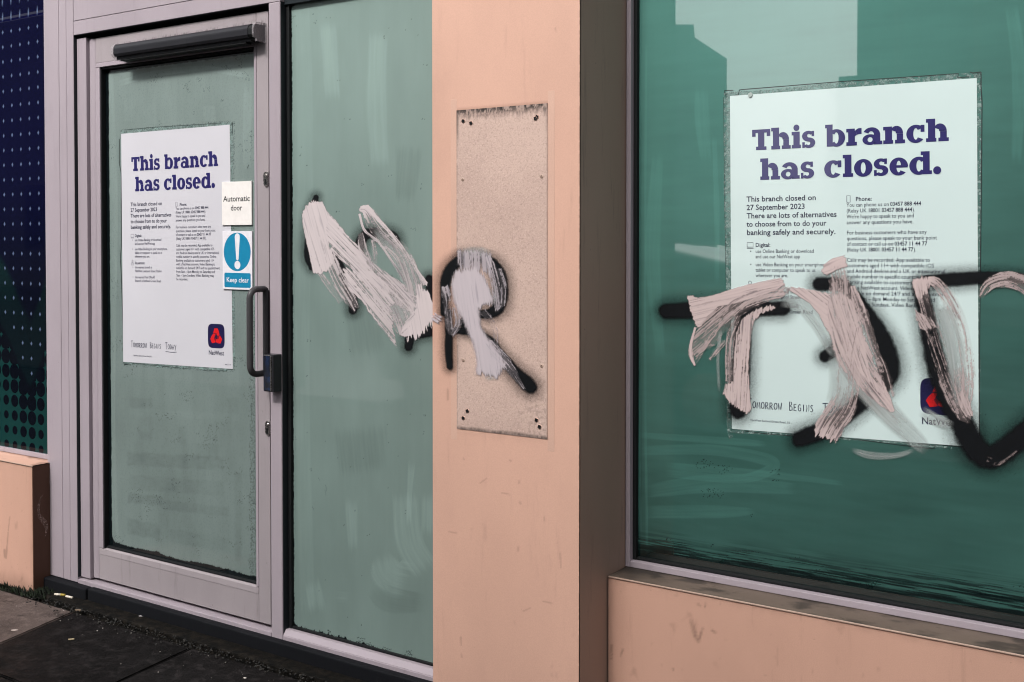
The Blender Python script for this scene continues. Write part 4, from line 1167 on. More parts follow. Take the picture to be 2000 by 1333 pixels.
def poster(label, cor, ypane, mpaper, dx, name_y):
    cors = [(p[0], p[2]) for p in cor]
    sh = Sheet(cors, 594, 841, dx)
    y0, y1 = ypane - 0.0009, ypane - 0.0013
    cx = sum(c[0] for c in cors) / 4; cz = cors[3][1]
    r = root("closure_poster", label, "poster", (cx, y0, cz), "branch closure posters")
    # the sheet, gently cockled
    n_ = 40
    bm = bmesh.new(); vs = []
    for i in range(n_ + 1):
        for j in range(n_ + 1):
            X_, Z_ = sh.p(594 * i / n_, 841 * j / n_)
            w_ = 0.0004 * (fbm(np.array([i * .13]), np.array([j * .09]), 700)[0] - .5)
            vs.append(bm.verts.new((X_, y0 + w_, Z_)))
    for i in range(n_):
        for j in range(n_):
            a = i * (n_ + 1) + j
            bm.faces.new((vs[a], vs[a + n_ + 1], vs[a + n_ + 2], vs[a + 1]))
    me = bpy.data.meshes.new("sheet"); bm.to_mesh(me); bm.free(); link("sheet", me, mpaper, r, True)
    bm = bmesh.new()
    slab_text(bm, sh, "This branch", 59, 701.5, 51, 475, y1)
    me = bpy.data.meshes.new("headline"); bm.to_mesh(me); bm.free(); link("headline", me, M_inkN, r); bm = bmesh.new()
    slab_text(bm, sh, "has closed.", 80, 627, 51, 436, y1)
    me = bpy.data.meshes.new("headline"); bm.to_mesh(me); bm.free(); link("headline", me, M_inkN, r)
    B5 = ["This branch closed on", "27 September 2023", "There are lots of alternatives", "to choose from to do your", "banking safely and securely."]
    wd = [179, 151, 230, 205, 227]
    text_obj("subheading", M_inkB, r, sh, y1, [([(t, 2)], 43, 573.5 - 20.8 * k, 13.0, dict(width=w)) for k, (t, w) in enumerate(zip(B5, wd))])
    xr = 297; lines = [([("Phone:", 2)], 319, 568.5, 9.6)]
    z = 555.0; d = 13.9
    lines += [([("You can phone us on ", 0), ("03457 888 444", 2)], xr, z, 9.2, dict(width=174)), ([("(Relay UK ", 0), ("18001 03457 888 444", 2), (").", 0)], xr, z - d, 9.2, dict(width=160)), ("We're happy to speak to you and", xr, z - 2 * d, 9.2, dict(width=157)), ("answer any questions you have.", xr, z - 3 * d, 9.2, dict(width=156))]
    z = 488.6; d = 13.6
    lines += [("For business customers who have any", xr, z, 9.2, dict(width=186)), ("questions, please speak to your bank point", xr, z - d, 9.2, dict(width=209)), ([("of contact or call us on ", 0), ("03457 11 44 77", 2)], xr, z - 2 * d, 9.2, dict(width=187)), ([("(Relay UK ", 0), ("18001 03457 11 44 77", 2), (").", 0)], xr, z - 3 * d, 9.2, dict(width=162))]
    z = 423.4; d = 13.3
    for k, (t, w) in enumerate((("Calls may be recorded. App available to", 193), ("customers aged 11+ with compatible iOS", 202), ("and Android devices and a UK or international", 226), ("mobile number in specific countries. Online", 212), ("Banking available to customers aged 11+", 201), ("with a NatWest account. Video Banking is", 203), ("available on demand 24/7 and by appointment", 229), ("from 8am – 8pm Monday to Saturday and", 203), ("9am – 5pm Sundays. Video Banking may", 199), ("be recorded.", 61))):
        lines.append((t, xr, z - d * k, 9.2, dict(width=w)))
    text_obj("phone_text", M_inkB, r, sh, y1, lines)
    xl = 66
    text_obj("digital_text", M_inkB, r, sh, y1, [([("Digital:", 2)], xl, 460.4, 9.6), ("use Online Banking or download", xl, 445, 9.0, dict(width=150)), ("and use our NatWest app", xl, 431.8, 9.0, dict(width=115)), ("use Video Banking on your smartphone,", xl, 412, 9.0, dict(width=184)), ("tablet or computer to speak to us", xl, 398.4, 9.0, dict(width=154)), ("wherever you are.", xl, 385, 9.0, dict(width=84)),
                                              ("•", xl - 15, 445, 9.0), ("•", xl - 15, 412, 9.0)])
    text_obj("in_person_text", M_inkB, r, sh, y1, [([("In person:", 2)], xl, 361, 9.6), ("the nearest branch is", xl, 345.5, 9.0, dict(width=97)), ("NatWest Liverpool Street Station", xl, 332, 9.0, dict(width=150)), ("the nearest Post Office®", xl, 309.5, 9.0, dict(width=112)), ("branch is Bethnal Green Road", xl, 296, 9.0, dict(width=146)), ("•", xl - 15, 345.5, 9.0), ("•", xl - 15, 309.5, 9.0)])
    bm = bmesh.new()
    def icon_done(bm):
        me = bpy.data.meshes.new("icon"); bm.to_mesh(me); bm.free(); link("icon", me, M_inkB, r); return bmesh.new()
    def loop(x0, z0, x1, z1, w=1.3): ribbon(bm, sh, [(x0 + dx, z0), (x1 + dx, z0), (x1 + dx, z1), (x0 + dx, z1), (x0 + dx, z0)], w, y1)
    loop(298, 566, 306, 582); bm = icon_done(bm); loop(44, 460, 60, 471); ribbon(bm, sh, [(43 + dx, 457), (61 + dx, 457)], 1.4, y1); bm = icon_done(bm)
    ribbon(bm, sh, [(51 + dx + 4 * math.cos(a / 3), 371 + 4 * math.sin(a / 3)) for a in range(20)], 1.2, y1)
    ribbon(bm, sh, [(44 + dx, 358), (45 + dx, 364), (49 + dx, 367), (53 + dx, 367), (57 + dx, 364), (58 + dx, 358), (44 + dx, 358)], 1.2, y1)
    icon_done(bm).free()
    # hand lettering
    bm = bmesh.new(); cur = 43.0 + dx * .5
    for wd_, xs_ in (("TOMORROW", 43), ("BEGINS", 151), ("TODAY", 237)):
        cur = xs_ + dx * .5; w_ = {8: 11.2, 6: 10.4, 5: 12.0}[len(wd_)]
        for k, ch in enumerate(wd_):
            sc_ = 23 if k == 0 else 18
            for stq in HW[ch]:
                ribbon(bm, sh, [(cur + (w_ * 1.05 if k == 0 else w_ * .88) * a, 56 - (k * 0.1) + sc_ * b) for a, b in stq], 2.1, y1)
            cur += w_ * (1.12 if k == 0 else 1.0)
        if wd_ != "TODAY":
            me = bpy.data.meshes.new("hand_lettering"); bm.to_mesh(me); bm.free(); link("hand_lettering", me, M_inkB, r); bm = bmesh.new()
    ribbon(bm, sh, [(238 + dx * .5, 47), (270 + dx * .5, 45.5), (299 + dx * .5, 47)], 2.0, y1)
    me = bpy.data.meshes.new("hand_lettering"); bm.to_mesh(me); bm.free(); link("hand_lettering", me, M_inkB, r)
    text_obj("small_print", M_inkB, r, sh, y1, [("NatWest Bethnal Green Road_02", 50 + name_y, 23.5, 5.2, dict(width=103))])
    text_obj("small_print", M_inkB, r, sh, y1, [("MAC11178", 557 - dx, 12, 4.0, dict(width=28))])
    # logo: rounded navy tile with three folded red pieces
    cx_, cz_ = 509 + dx * .4, 111
    bm = bmesh.new()
    pts = []
    for a in range(0, 360, 6):
        c_, s_ = math.cos(math.radians(a)), math.sin(math.radians(a))
        pts.append((cx_ + 42.5 * math.copysign(abs(c_) ** 0.42, c_), cz_ + 42.5 * math.copysign(abs(s_) ** 0.42, s_)))
    bm.faces.new([bm.verts.new((sh.p(a, b)[0], y1 - 0.00002, sh.p(a, b)[1])) for a, b in pts])
    me = bpy.data.meshes.new("logo"); bm.to_mesh(me); bm.free(); lg = link("logo", me, M_logo, r)
    for k in range(3):
        bm, bm2 = bmesh.new(), bmesh.new()
        a = math.radians(-120 * k)
        def rt(x_, z_): return (cx_ + x_ * math.cos(a) - z_ * math.sin(a), cz_ - 3 + x_ * math.sin(a) + z_ * math.cos(a))
        for bmx, poly in ((bm, [(-15, 13), (-9, 30), (8, 30), (14, 20), (2, 13)]), (bm, [(14, 19.4), (17, 8), (11, -1), (4, 8), (2, 13)]), (bm2, [(-15, 12.5), (2, 12.5), (4, 7.5), (-5, 4)])):
            bmx.faces.new([bmx.verts.new((sh.p(*rt(*q))[0], y1 - 0.00006 - 0.00001 * k, sh.p(*rt(*q))[1])) for q in poly])
        me = bpy.data.meshes.new("emblem"); bm.to_mesh(me); bm.free(); link("emblem", me, M_red, lg)
        me = bpy.data.meshes.new("emblem_fold"); bm2.to_mesh(me); bm2.free(); link("emblem_fold", me, M_redd, lg)
    text_obj("logo_name", M_inkB, r, sh, y1, [([("NatWest", 2)], 469 - dx * .6, 45, 15.5, dict(width=79))])
    return r, sh


RP, shR = poster("larger notice poster on the right window, sprayed and brushed over", [at(1426, 188, y=2.62), at(1908, 153, y=2.62), at(1912, 874, y=2.62), at(1430, 838, y=2.62)], Y_GR, M_posterR, 0, 0)
LP, shL = poster("clean white notice poster taped to the glass door", [at(237, 262, y=2.61), at(449, 244, y=2.61), at(455, 721, y=2.61), at(241, 707, y=2.61)], Y_GD, M_posterL, 9, 2)


def tape(parent, y, pu, pv, name, seed):
    """irregular tape / scraped strip between two pixel-measured outlines"""
    n_ = len(pu)
    c = [at(u, v, y=y) for u, v in pu + pv]
    x0, x1 = min(p[0] for p in c), max(p[0] for p in c); z0, z1 = min(p[2] for p in c), max(p[2] for p in c)
    X = np.arange(x0, x1, 0.0012); Z = np.arange(z0, z1, 0.0012)
    XX, ZZ = np.meshgrid(X, Z, indexing='ij'); U, V = proj(XX, y, ZZ)
    poly = np.array(pu + pv[::-1], float)
    ins = np.zeros(U.shape, bool); j = len(poly) - 1
    for i in range(len(poly)):
        xi, yi, xj_, yj = *poly[i], *poly[j]
        cnd = ((yi > V) != (yj > V)) & (U < (xj_ - xi) * (V - yi) / (yj - yi + 1e-9) + xi)
        ins ^= cnd; j = i
    nse = fbm(U / 5, V / 4, seed, 4)
    A = ins * np.clip(0.25 + 1.6 * (nse - 0.42), 0.0, 0.85)
    T = sst(0.56, 0.70, fbm(U / 3.2, V / 2.6, seed + 5, 3)) * 1.0
    return grid(name, X, Z, y, {"alpha": A, "tone": T}, M_tape, parent, keep=A > 0.02)


def cut(parent, y, pts, w, name="tape_edge"):
    bm = bmesh.new()
    P = [at(u, v, y=y) for u, v in pts]
    P = [Vector((p[0], p[2])) for p in P]
    for i in range(len(P) - 1):
        a, b = P[i], P[i + 1]; t = (b - a).normalized(); nn_ = Vector((-t.y, t.x)) * w / 2
        bm.faces.new([bm.verts.new((q.x, y - 0.00001 * (i % 3), q.y)) for q in (a - nn_, b - nn_, b + nn_, a + nn_)])
    me = bpy.data.meshes.new(name); bm.to_mesh(me); bm.free()
    return link(name, me, M_line, parent)


yt = Y_GR - 0.0006
tape(RP, yt, [(1413, 180), (1500, 176), (1640, 160), (1900, 142), (1918, 141)], [(1418, 192), (1426, 188), (1640, 173), (1908, 155), (1916, 155)], "tape_strip", 800)
tape(RP, yt, [(1413, 180), (1414, 400), (1418, 560), (1420, 838), (1424, 858)], [(1427, 186), (1427, 400), (1429, 560), (1431, 838), (1432, 856)], "tape_strip", 810)
tape(RP, yt, [(1907, 143), (1908, 300), (1908, 560), (1911, 850)], [(1917, 142), (1918, 300), (1914, 560), (1915, 850)], "tape_strip", 820)
tape(RP, yt, [(1428, 838), (1560, 847), (1700, 857), (1860, 872)], [(1428, 846), (1560, 853), (1700, 863), (1860, 878)], "tape_strip", 830)
cut(RP, yt - .0001, [(1415, 182), (1415, 177), (1432, 177)], .0013)
cut(RP, yt - .0001, [(1433, 186), (1442, 186), (1444, 176), (1453, 175), (1638, 160), (1800, 149), (1872, 144), (1870, 152), (1893, 150)], .0015)
cut(RP, yt - .0001, [(1894, 141), (1900, 143), (1916, 141), (1916, 170), (1918, 200), (1917, 330), (1915, 500), (1913, 700), (1912, 862)], .0020)
cut(RP, yt - .0001, [(1454, 842), (1490, 847), (1550, 852), (1560, 850)], .0014); cut(RP, yt - .0001, [(1640, 855), (1700, 862), (1760, 870), (1825, 877), (1827, 871), (1790, 866)], .0014)
cut(RP, yt - .0001, [(1826, 868), (1890, 875), (1914, 876)], .0012)
cut(RP, yt - .0001, [(1413, 190), (1415, 380), (1418, 560)], .0008)
# grey dot magnet on the tape
p = at(1466, 186, y=Y_GR)
bm = bmesh.new(); bmesh.ops.create_cone(bm, cap_ends=True, segments=24, radius1=0.0062, radius2=0.0055, depth=0.002, matrix=Matrix.Translation((p[0], Y_GR - 0.0025, p[2])) @ Matrix.Rotation(math.pi / 2, 4, 'X'))
from_bm("grey_dot", bm, mk_plain("dot_grey", (0.36, 0.42, 0.40, 1)), RP)

yt = Y_GD - 0.0006
tape(LP, yt, [(235, 255), (340, 247), (452, 239)], [(237, 263), (340, 253), (449, 246)], "tape_strip", 850)
tape(LP, yt, [(448, 243), (450, 450), (454, 715)], [(455, 241), (456, 450), (460, 712)], "tape_strip", 860)
tape(LP, yt, [(241, 706), (340, 713), (455, 720)], [(244, 711), (340, 720), (440, 726)], "tape_strip", 870)
cut(LP, yt - .0001, [(245, 254), (300, 249), (430, 241)], .0012); cut(LP, yt - .0001, [(233, 272), (233, 320), (237, 340), (237, 480), (235, 505), (237, 540), (240, 640), (241, 706), (243, 713), (252, 711)], .0030)
cut(LP, yt - .0001, [(253, 709), (300, 714), (340, 718), (366, 720)], .0016); cut(LP, yt - .0001, [(450, 246), (454, 240), (454, 262)], .0016); cut(LP, yt - .0001, [(392, 722), (405, 725), (430, 724), (455, 722)], .0012)
cut(LP, yt - .0001, [(456, 698), (461, 700)], .002); cut(LP, yt - .0001, [(483, 329), (486, 322)], .0018)


# small door signs
def sign(name, label, corners, mat, h=1.0):
    cors = [at(u, v, y=Y_GD - .004) for u, v in corners]
    x0 = (cors[0][0] + cors[3][0]) / 2; x1 = (cors[1][0] + cors[2][0]) / 2
    z1 = (cors[0][2] + cors[1][2]) / 2; z0 = (cors[2][2] + cors[3][2]) / 2
    r = root(name, label, "sign", (x0, Y_GD - .004, z0))
    yb2 = Y_GD - 0.0055
    box("panel", x0, x1, yb2, Y_GD - 0.0015, z0, z1, mat, r, 0.0003)
    return r, Sheet([(x0, z1), (x1, z1), (x1, z0), (x0, z0)], (x1 - x0) * 1000, (z1 - z0) * 1000), yb2 - 0.0003


r_, sh_, yy_ = sign("automatic_door_sign", "white square sign reading Automatic door beside the door handle", [(434, 355), (492, 355), (492, 440), (434, 440)], M_signw)
w, h = sh_.w, sh_.h
text_obj("lettering", M_inkK, r_, sh_, yy_, [([("Automatic", 1)], w * .05, h * .545, h * .128, dict(width=w * .89))])
text_obj("lettering", M_inkK, r_, sh_, yy_, [([("door", 1)], w * .30, h * .335, h * .128, dict(width=w * .39))])
r_, sh_, yy_ = sign("keep_clear_sign", "blue and white Keep clear sign with exclamation mark", [(435.5, 452), (493, 452), (493, 566), (435.5, 566)], M_signw2)
w, h = sh_.w, sh_.h
bm = bmesh.new()
R0 = w * 0.455
bm.faces.new([bm.verts.new((sh_.p(w * .50 + R0 * math.cos(a / 24 * math.pi), h - w * .49 + R0 * math.sin(a / 24 * math.pi))[0], yy_, sh_.p(0, h - w * .49 + R0 * math.sin(a / 24 * math.pi))[1])) for a in range(48)])
me = bpy.data.meshes.new("blue_disc"); bm.to_mesh(me); bm.free(); disc = link("blue_disc", me, M_signb, r_)
bm = bmesh.new()
cx_, cz_ = w * .51, h - w * .49
ex = ell(cx_, cz_ + R0 * .78, w * .085, w * .085, 180, 0, 10) + ell(cx_, cz_ - R0 * .35, w * .04, w * .04, 0, -180, 8)
bm.faces.new([bm.verts.new((sh_.p(a, b)[0], yy_ - .0002, sh_.p(a, b)[1])) for a, b in ex])
ex = ell(cx_, cz_ - R0 * .68, w * .10, w * .10, 0, 360, 24)[:-1]
bm.faces.new([bm.verts.new((sh_.p(a, b)[0], yy_ - .0002, sh_.p(a, b)[1])) for a, b in ex])
me = bpy.data.meshes.new("exclamation_mark"); bm.to_mesh(me); bm.free(); link("exclamation_mark", me, M_signw2, disc)
bm = bmesh.new()
pts = []
x0, x1, z0, z1, rr0 = w * .06, w * .95, h * .035, h * .285, w * .04
for (qx, qz, a0) in ((x1 - rr0, z1 - rr0, 0), (x0 + rr0, z1 - rr0, 90), (x0 + rr0, z0 + rr0, 180), (x1 - rr0, z0 + rr0, 270)): pts += ell(qx, qz, rr0, rr0, a0, a0 + 90, 5)
bm.faces.new([bm.verts.new((sh_.p(a, b)[0], yy_, sh_.p(a, b)[1])) for a, b in pts])
me = bpy.data.meshes.new("blue_bar"); bm.to_mesh(me); bm.free(); barp = link("blue_bar", me, M_signb, r_)
text_obj("lettering", M_signw2, barp, sh_, yy_ - .0002, [([("Keep clear", 1)], w * .13, h * .125, h * .082, dict(width=w * .76))])

# ------------------------------------------------------------------ graffiti
yR, yL, yP = Y_GR - 0.0026, Y_G - 0.0008, Y_P - 0.0034


def graff(label, y, loc_uv, spray, brushes, seed, mb, xlim=None, film=None):
    p = at(*loc_uv, y=y)
    r = root("graffiti", label, "graffiti", (p[0], y, p[2]), "sprayed letters brushed over with emulsion")
    paint_sheet("spray_paint", spray, 'spray', y, M_spray, r, seed, xlim=xlim)
    if film: paint_sheet("paint_film", film, 'film', y - 0.0003, M_film, r, seed + 33, xlim=xlim)
    paint_sheet("brush_paint", brushes, 'brush', y - 0.0006, mb, r, seed + 50, xlim=xlim)
    return r


graff("black sprayed T half covered by pink brush strokes, left on the large window", yR, (1440, 700),
      [[(1301, 608, 15), (1350, 606, 16), (1430, 603, 15), (1500, 603, 14), (1529, 602, 14)], [(1452, 612, 12), (1450, 640, 17), (1448, 700, 18), (1444, 760, 19), (1441, 802, 17)]],
      [dict(p=[(1342, 578), (1353, 577), (1362, 582), (1389, 578), (1419, 568), (1460, 556), (1527, 542), (1533, 558), (1500, 574), (1440, 592), (1402, 600), (1380, 622), (1368, 638), (1361, 641), (1350, 612)], c=(1.08, .92), a=-13, rag=3),
       dict(p=[(1525, 556), (1545, 560), (1540, 575), (1500, 584), (1460, 600), (1430, 622), (1400, 650), (1375, 688), (1364, 708), (1352, 690), (1352, 660), (1368, 632), (1400, 600), (1450, 582)], c=(.44, .40), a=-40, rag=8),
       [(1530, 572, 8, .6), (1495, 578, 14, .50), (1450, 596, 18, .34), (1410, 630, 20, .34), (1380, 672, 14, .5)],
       [(1358, 640, 2.5, 1), (1350, 670, 3, 1), (1349, 692, 5, 1), (1357, 714, 2, 1)],
       dict(p=[(1509, 596), (1516, 602), (1505, 607), (1487, 613), (1472, 628), (1467, 656), (1462, 709), (1464, 760), (1468, 800), (1458, 808), (1445, 801), (1426, 788), (1411, 769), (1416, 752), (1432, 745), (1433, 700), (1438, 650), (1450, 622), (1480, 603)], c=(.78, 1.04), a=94, rag=4),
       [(1442, 618, 6, .5), (1428, 655, 8, .5), (1424, 700, 9, .48), (1424, 745, 8, .5)],
       [(1386, 702, 4, .35), (1402, 682, 6, .45), (1414, 668, 5, .45)]],
      1000, M_brushR, film=[[(1520, 592, 10, .35), (1560, 594, 16, .42), (1595, 630, 17, .42), (1625, 680, 15, .36), (1640, 700, 10, .2)], [(1408, 640, 5, .45), (1402, 700, 4, .35), (1405, 770, 4, .3)]])
graff("black sprayed A crossed by broad pink and grey brush strokes over the poster", yR, (1680, 700),
      [[(1562, 857, 16), (1585, 849, 17), (1612, 838, 17), (1650, 812, 16), (1690, 778, 18), (1720, 752, 20), (1736, 722, 22), (1728, 680, 21), (1704, 630, 16), (1665, 575, 12), (1640, 556, 12), (1600, 555, 13)],
       [(1611, 696, 11), (1632, 682, 13), (1655, 668, 13)]],
      [dict(p=[(1530, 560), (1560, 562), (1590, 567), (1621, 574), (1628, 600), (1626, 655), (1614, 645), (1600, 615), (1580, 592), (1556, 577)], c=(.96, .96), a=38, rag=4),
       dict(p=[(1604, 533), (1610, 516), (1625, 505), (1649, 499), (1656, 521), (1636, 526), (1616, 538)], c=(1.15, 1.15), a=160, rag=3),
       [(1636, 520, 18, .20), (1640, 548, 22, .44), (1643, 590, 27, .60), (1650, 640, 33, .80), (1666, 690, 34, .80), (1692, 735, 28, .66), (1722, 775, 17, .90), (1743, 803, 5, 1)],
       dict(p=[(1620, 580), (1640, 572), (1662, 585), (1682, 630), (1690, 680), (1700, 730), (1742, 802), (1712, 764), (1650, 692), (1620, 655), (1617, 620)], c=(.70, .84), a=72, rag=6),
       [(1664, 560, 6, .8), (1688, 620, 10, .62), (1706, 680, 10, .42), (1722, 712, 7, .4)],
       [(1716, 700, 9, .26), (1728, 730, 12, .24), (1738, 770, 10, .26)],
       [(1672, 640, 12, .42), (1660, 700, 22, .28), (1655, 765, 26, .30), (1645, 795, 28, .50), (1625, 825, 28, .64), (1612, 852, 25, .98)],
       [(1638, 690, 6, .25), (1690, 762, 16, .26), (1730, 806, 12, .24), (1752, 828, 5, .2)]],
      1100, M_brushR, film=[[(1620, 655, 12, .25), (1645, 690, 22, .60), (1690, 755, 27, .62), (1740, 812, 26, .52), (1790, 860, 20, .36), (1815, 886, 12, .22)], [(1660, 878, 5, .35), (1700, 890, 9, .36), (1750, 890, 7, .36), (1790, 878, 5, .3)], [(1632, 690, 18, .34), (1642, 750, 27, .40), (1632, 800, 25, .4)], [(1622, 540, 10, .3), (1650, 532, 12, .35)]])
graff("black sprayed D with faint pink strokes running off the right edge", yR, (1880, 700),
      [[(1800, 555, 9), (1815, 549, 12), (1870, 545, 13), (1930, 542, 12), (1990, 543, 10), (2045, 560, 12)],
       [(1797, 562, 15), (1803, 590, 16), (1815, 650, 18), (1832, 720, 21), (1852, 775, 22), (1878, 825, 23), (1900, 868, 25), (1928, 892, 23), (1962, 880, 23), (2000, 848, 23), (2060, 800, 24)]],
      [[(1792, 546, 10, 1), (1796, 560, 14, .70), (1806, 590, 12, .30), (1820, 640, 15, .22), (1838, 700, 18, .20), (1858, 760, 20, .26), (1882, 808, 16, .40), (1892, 822, 7, .3)],
       dict(p=[(1784, 552), (1800, 540), (1818, 548), (1814, 566), (1800, 580), (1788, 578)], c=(.92, .85), a=80, rag=8),
       dict(p=[(1786, 600), (1800, 612), (1818, 622), (1830, 640), (1812, 640), (1800, 650), (1790, 625)], c=(.62, .55), a=60, rag=10),
       [(1812, 545, 6, .95), (1832, 556, 12, .58), (1856, 590, 17, .54), (1878, 640, 15, .34), (1890, 710, 14, .38), (1890, 760, 13, .50), (1884, 800, 10, .66)],
       [(1868, 720, 8, .3), (1874, 755, 10, .4), (1884, 790, 11, .60), (1894, 812, 8, .85)],
       [(1915, 580, 7, .34), (1932, 556, 13, .48), (1965, 546, 16, .55), (2000, 556, 18, .5), (2040, 590, 18, .5)],
       [(1925, 896, 5, .10), (1950, 902, 7, .14), (1985, 878, 6, .10)]],
      1200, M_brushR, film=[[(1838, 590, 16, .5), (1860, 660, 22, .55), (1872, 740, 22, .5), (1880, 800, 16, .4)], [(1795, 800, 14, .35), (1830, 822, 14, .45), (1865, 834, 10, .4)]])
graff("black sprayed M smothered in white brush strokes on the side window", yL, (700, 560),
      [[(617, 386, 5), (612, 410, 9), (605, 460, 9), (603, 500, 9), (609, 523, 6)], [(655, 500, 8), (680, 560, 9), (690, 590, 9), (689, 606, 8)],
       [(700, 520, 8), (702, 480, 10), (718, 457, 10), (755, 458, 10), (770, 464, 9), (774, 474, 8)], [(801, 656, 10), (798, 678, 8)], [(820, 652, 9), (850, 646, 11)], [(838, 545, 8), (844, 600, 8)], [(728, 545, 8), (760, 565, 10), (790, 580, 8)]],
      [[(704, 456, 5, .45), (710, 490, 10, .52), (722, 525, 12, .55)], [(728, 470, 5, .45), (732, 500, 6, .45), (730, 525, 6, .45)],
       [(702, 408, 5, 1), (716, 412, 11, .90), (732, 436, 16, .34), (752, 462, 17, .30), (785, 500, 18, .46), (805, 545, 19, .46), (814, 590, 18, .52), (816, 640, 14, .75)],
       [(702, 418, 2.5, 1), (712, 450, 2.5, .95), (740, 475, 2.5, .8), (772, 520, 2.5, .7), (790, 550, 2.5, .6)],
       [(716, 402, 4, 1.1), (735, 425, 4, 1.0), (762, 455, 3.5, .9), (790, 490, 3, .8), (815, 530, 3.5, .9), (832, 556, 5, 1)],
       [(760, 555, 12, .3), (785, 605, 30, .40), (800, 645, 26, .62)], [(735, 540, 10, .3), (790, 575, 14, .4), (830, 600, 8, .6)],
       [(640, 490, 10, .9), (650, 520, 14, .72), (664, 550, 15, .58), (680, 578, 14, .5), (694, 602, 8, .4)], [(622, 530, 4, .4), (645, 560, 8, .38), (668, 588, 8, .36)],
       dict(p=[(673, 535), (672, 524), (692, 528), (730, 530), (755, 555), (767, 590), (764, 605), (768, 632), (770, 655), (776, 680), (752, 652), (728, 620), (704, 585), (682, 568)], c=(.98, .56), a=50, rag=8),
       dict(p=[(630, 395), (636, 410), (657, 431), (675, 456), (704, 486), (730, 515), (767, 541), (790, 556), (812, 600), (800, 612), (765, 590), (735, 566), (704, 540), (680, 522), (650, 494), (634, 462), (618, 425)], c=(1.08, .56), a=46, rag=7),
       dict(p=[(589, 418), (596, 405), (602, 396), (613, 393), (630, 395), (641, 420), (638, 455), (643, 480), (650, 512), (640, 530), (628, 536), (611, 534), (606, 508), (598, 471), (591, 442)], c=(1.14, .98), a=74, rag=4),
       [(786, 655, 6, .8), (802, 640, 16, .9), (822, 620, 18, .9), (838, 606, 14, .8)],
       dict(p=[(812, 560), (822, 556), (836, 572), (848, 590), (848, 640), (840, 634), (835, 647), (829, 638), (822, 658), (812, 664), (806, 652), (792, 664), (796, 640), (812, 610)], c=(1.1, 1.1), a=80, rag=12)],
      1300, M_brushL, xlim=(-3, SX1 - 0.0), film=[[(730, 440, 10, .3), (770, 490, 18, .5), (800, 550, 20, .5), (812, 610, 18, .5)], [(745, 555, 20, .5), (785, 600, 34, .5), (800, 640, 24, .5)]])
graff("black sprayed R blotted out with lilac paint on the pink pillar", yP, (930, 620),
      [[(875, 610, 7), (876, 650, 7.5), (876, 690, 7.5), (878, 716, 6)], [(866, 612, 6), (868, 575, 9), (871, 545, 11), (882, 522, 11), (900, 507, 9)],
       [(900, 507, 9), (930, 504, 9), (958, 512, 10), (974, 535, 13), (979, 568, 14), (974, 598, 13), (958, 612, 10), (935, 615, 8), (905, 630, 8), (925, 645, 7)],
       [(885, 645, 6), (915, 648, 7), (940, 655, 7), (958, 668, 9), (978, 695, 10), (1005, 726, 12), (1028, 748, 14), (1036, 756, 13)]],
      [[(868, 560, 8, .6), (874, 585, 11, .30), (876, 615, 9, .32), (880, 645, 5, .3)],
       dict(p=[(893, 492), (903, 488), (912, 493), (926, 489), (938, 488), (943, 496), (956, 492), (961, 500), (962, 520), (955, 540), (935, 528), (900, 532), (893, 515)], c=(.72, .44), a=88, rag=9, soft=4),
       dict(p=[(887, 533), (905, 523), (931, 521), (945, 540), (956, 560), (964, 582), (960, 596), (936, 603), (940, 640), (956, 666), (975, 690), (990, 712), (972, 740), (950, 734), (928, 728), (930, 700), (922, 670), (910, 640), (897, 616), (885, 590), (880, 555)], c=(1.15, 1.05), a=82, rag=7, soft=6),
       [(953, 500, 5, .7), (962, 530, 9, .40), (970, 565, 10, .34), (974, 605, 8, .3)],
       [(975, 525, 5, .35), (984, 560, 6, .28), (982, 600, 5, .3)],
       [(955, 668, 8, .6), (972, 692, 13, .62), (992, 714, 11, .50), (1010, 740, 6, .35), (1024, 760, 3, .6)],
       [(890, 600, 6, .5), (896, 630, 8, .4), (885, 655, 5, .3)], [(944, 608, 8, .3), (966, 640, 6, .25), (970, 680, 5, .25)],
       [(846, 618, 8, .8), (858, 625, 8, .85)], [(872, 622, 5, .35), (882, 648, 7, .32), (898, 630, 6, .4)]],
      1400, M_brushP, xlim=(PX0, PX1), film=[[(940, 730, 20, .5), (975, 728, 16, .4)], [(895, 495, 10, .4), (935, 492, 12, .4), (965, 500, 10, .3)], [(960, 560, 14, .4), (960, 600, 12, .4)]])
for o in bpy.data.objects:
    pass

# ------------------------------------------------------------------ small litter at the foot of the door
def chip(name, label, cat, u, v, sx, sy, col, rot=0, thick=0.003, n_=9, seed=0):
    p = at(u, v, z=GZ)
    rnd = random.Random(seed)
    bm = bmesh.new()
    pts = []
    for k in range(n_):
        a = 2 * math.pi * k / n_
        r_ = 1 + rnd.uniform(-.25, .25)
        x_, y_ = sx * r_ * math.cos(a), sy * r_ * math.sin(a)
        pts.append((p[0] + x_ * math.cos(rot) - y_ * math.sin(rot), p[1] + x_ * math.sin(rot) + y_ * math.cos(rot)))
    lo = [bm.verts.new((x_, y_, GZ + 0.001)) for x_, y_ in pts]; hi = [bm.verts.new((x_, y_, GZ + 0.001 + thick * rnd.uniform(.7, 1.4))) for x_, y_ in pts]
    bm.faces.new(hi); bm.faces.new(lo[::-1])
    for k in range(n_): bm.faces.new((lo[k], lo[(k + 1) % n_], hi[(k + 1) % n_], hi[k]))
    o = from_bm(name, bm, mk_plain(name + "_mat", col, 0.6, var=.5))
    return tag(o, label, cat)


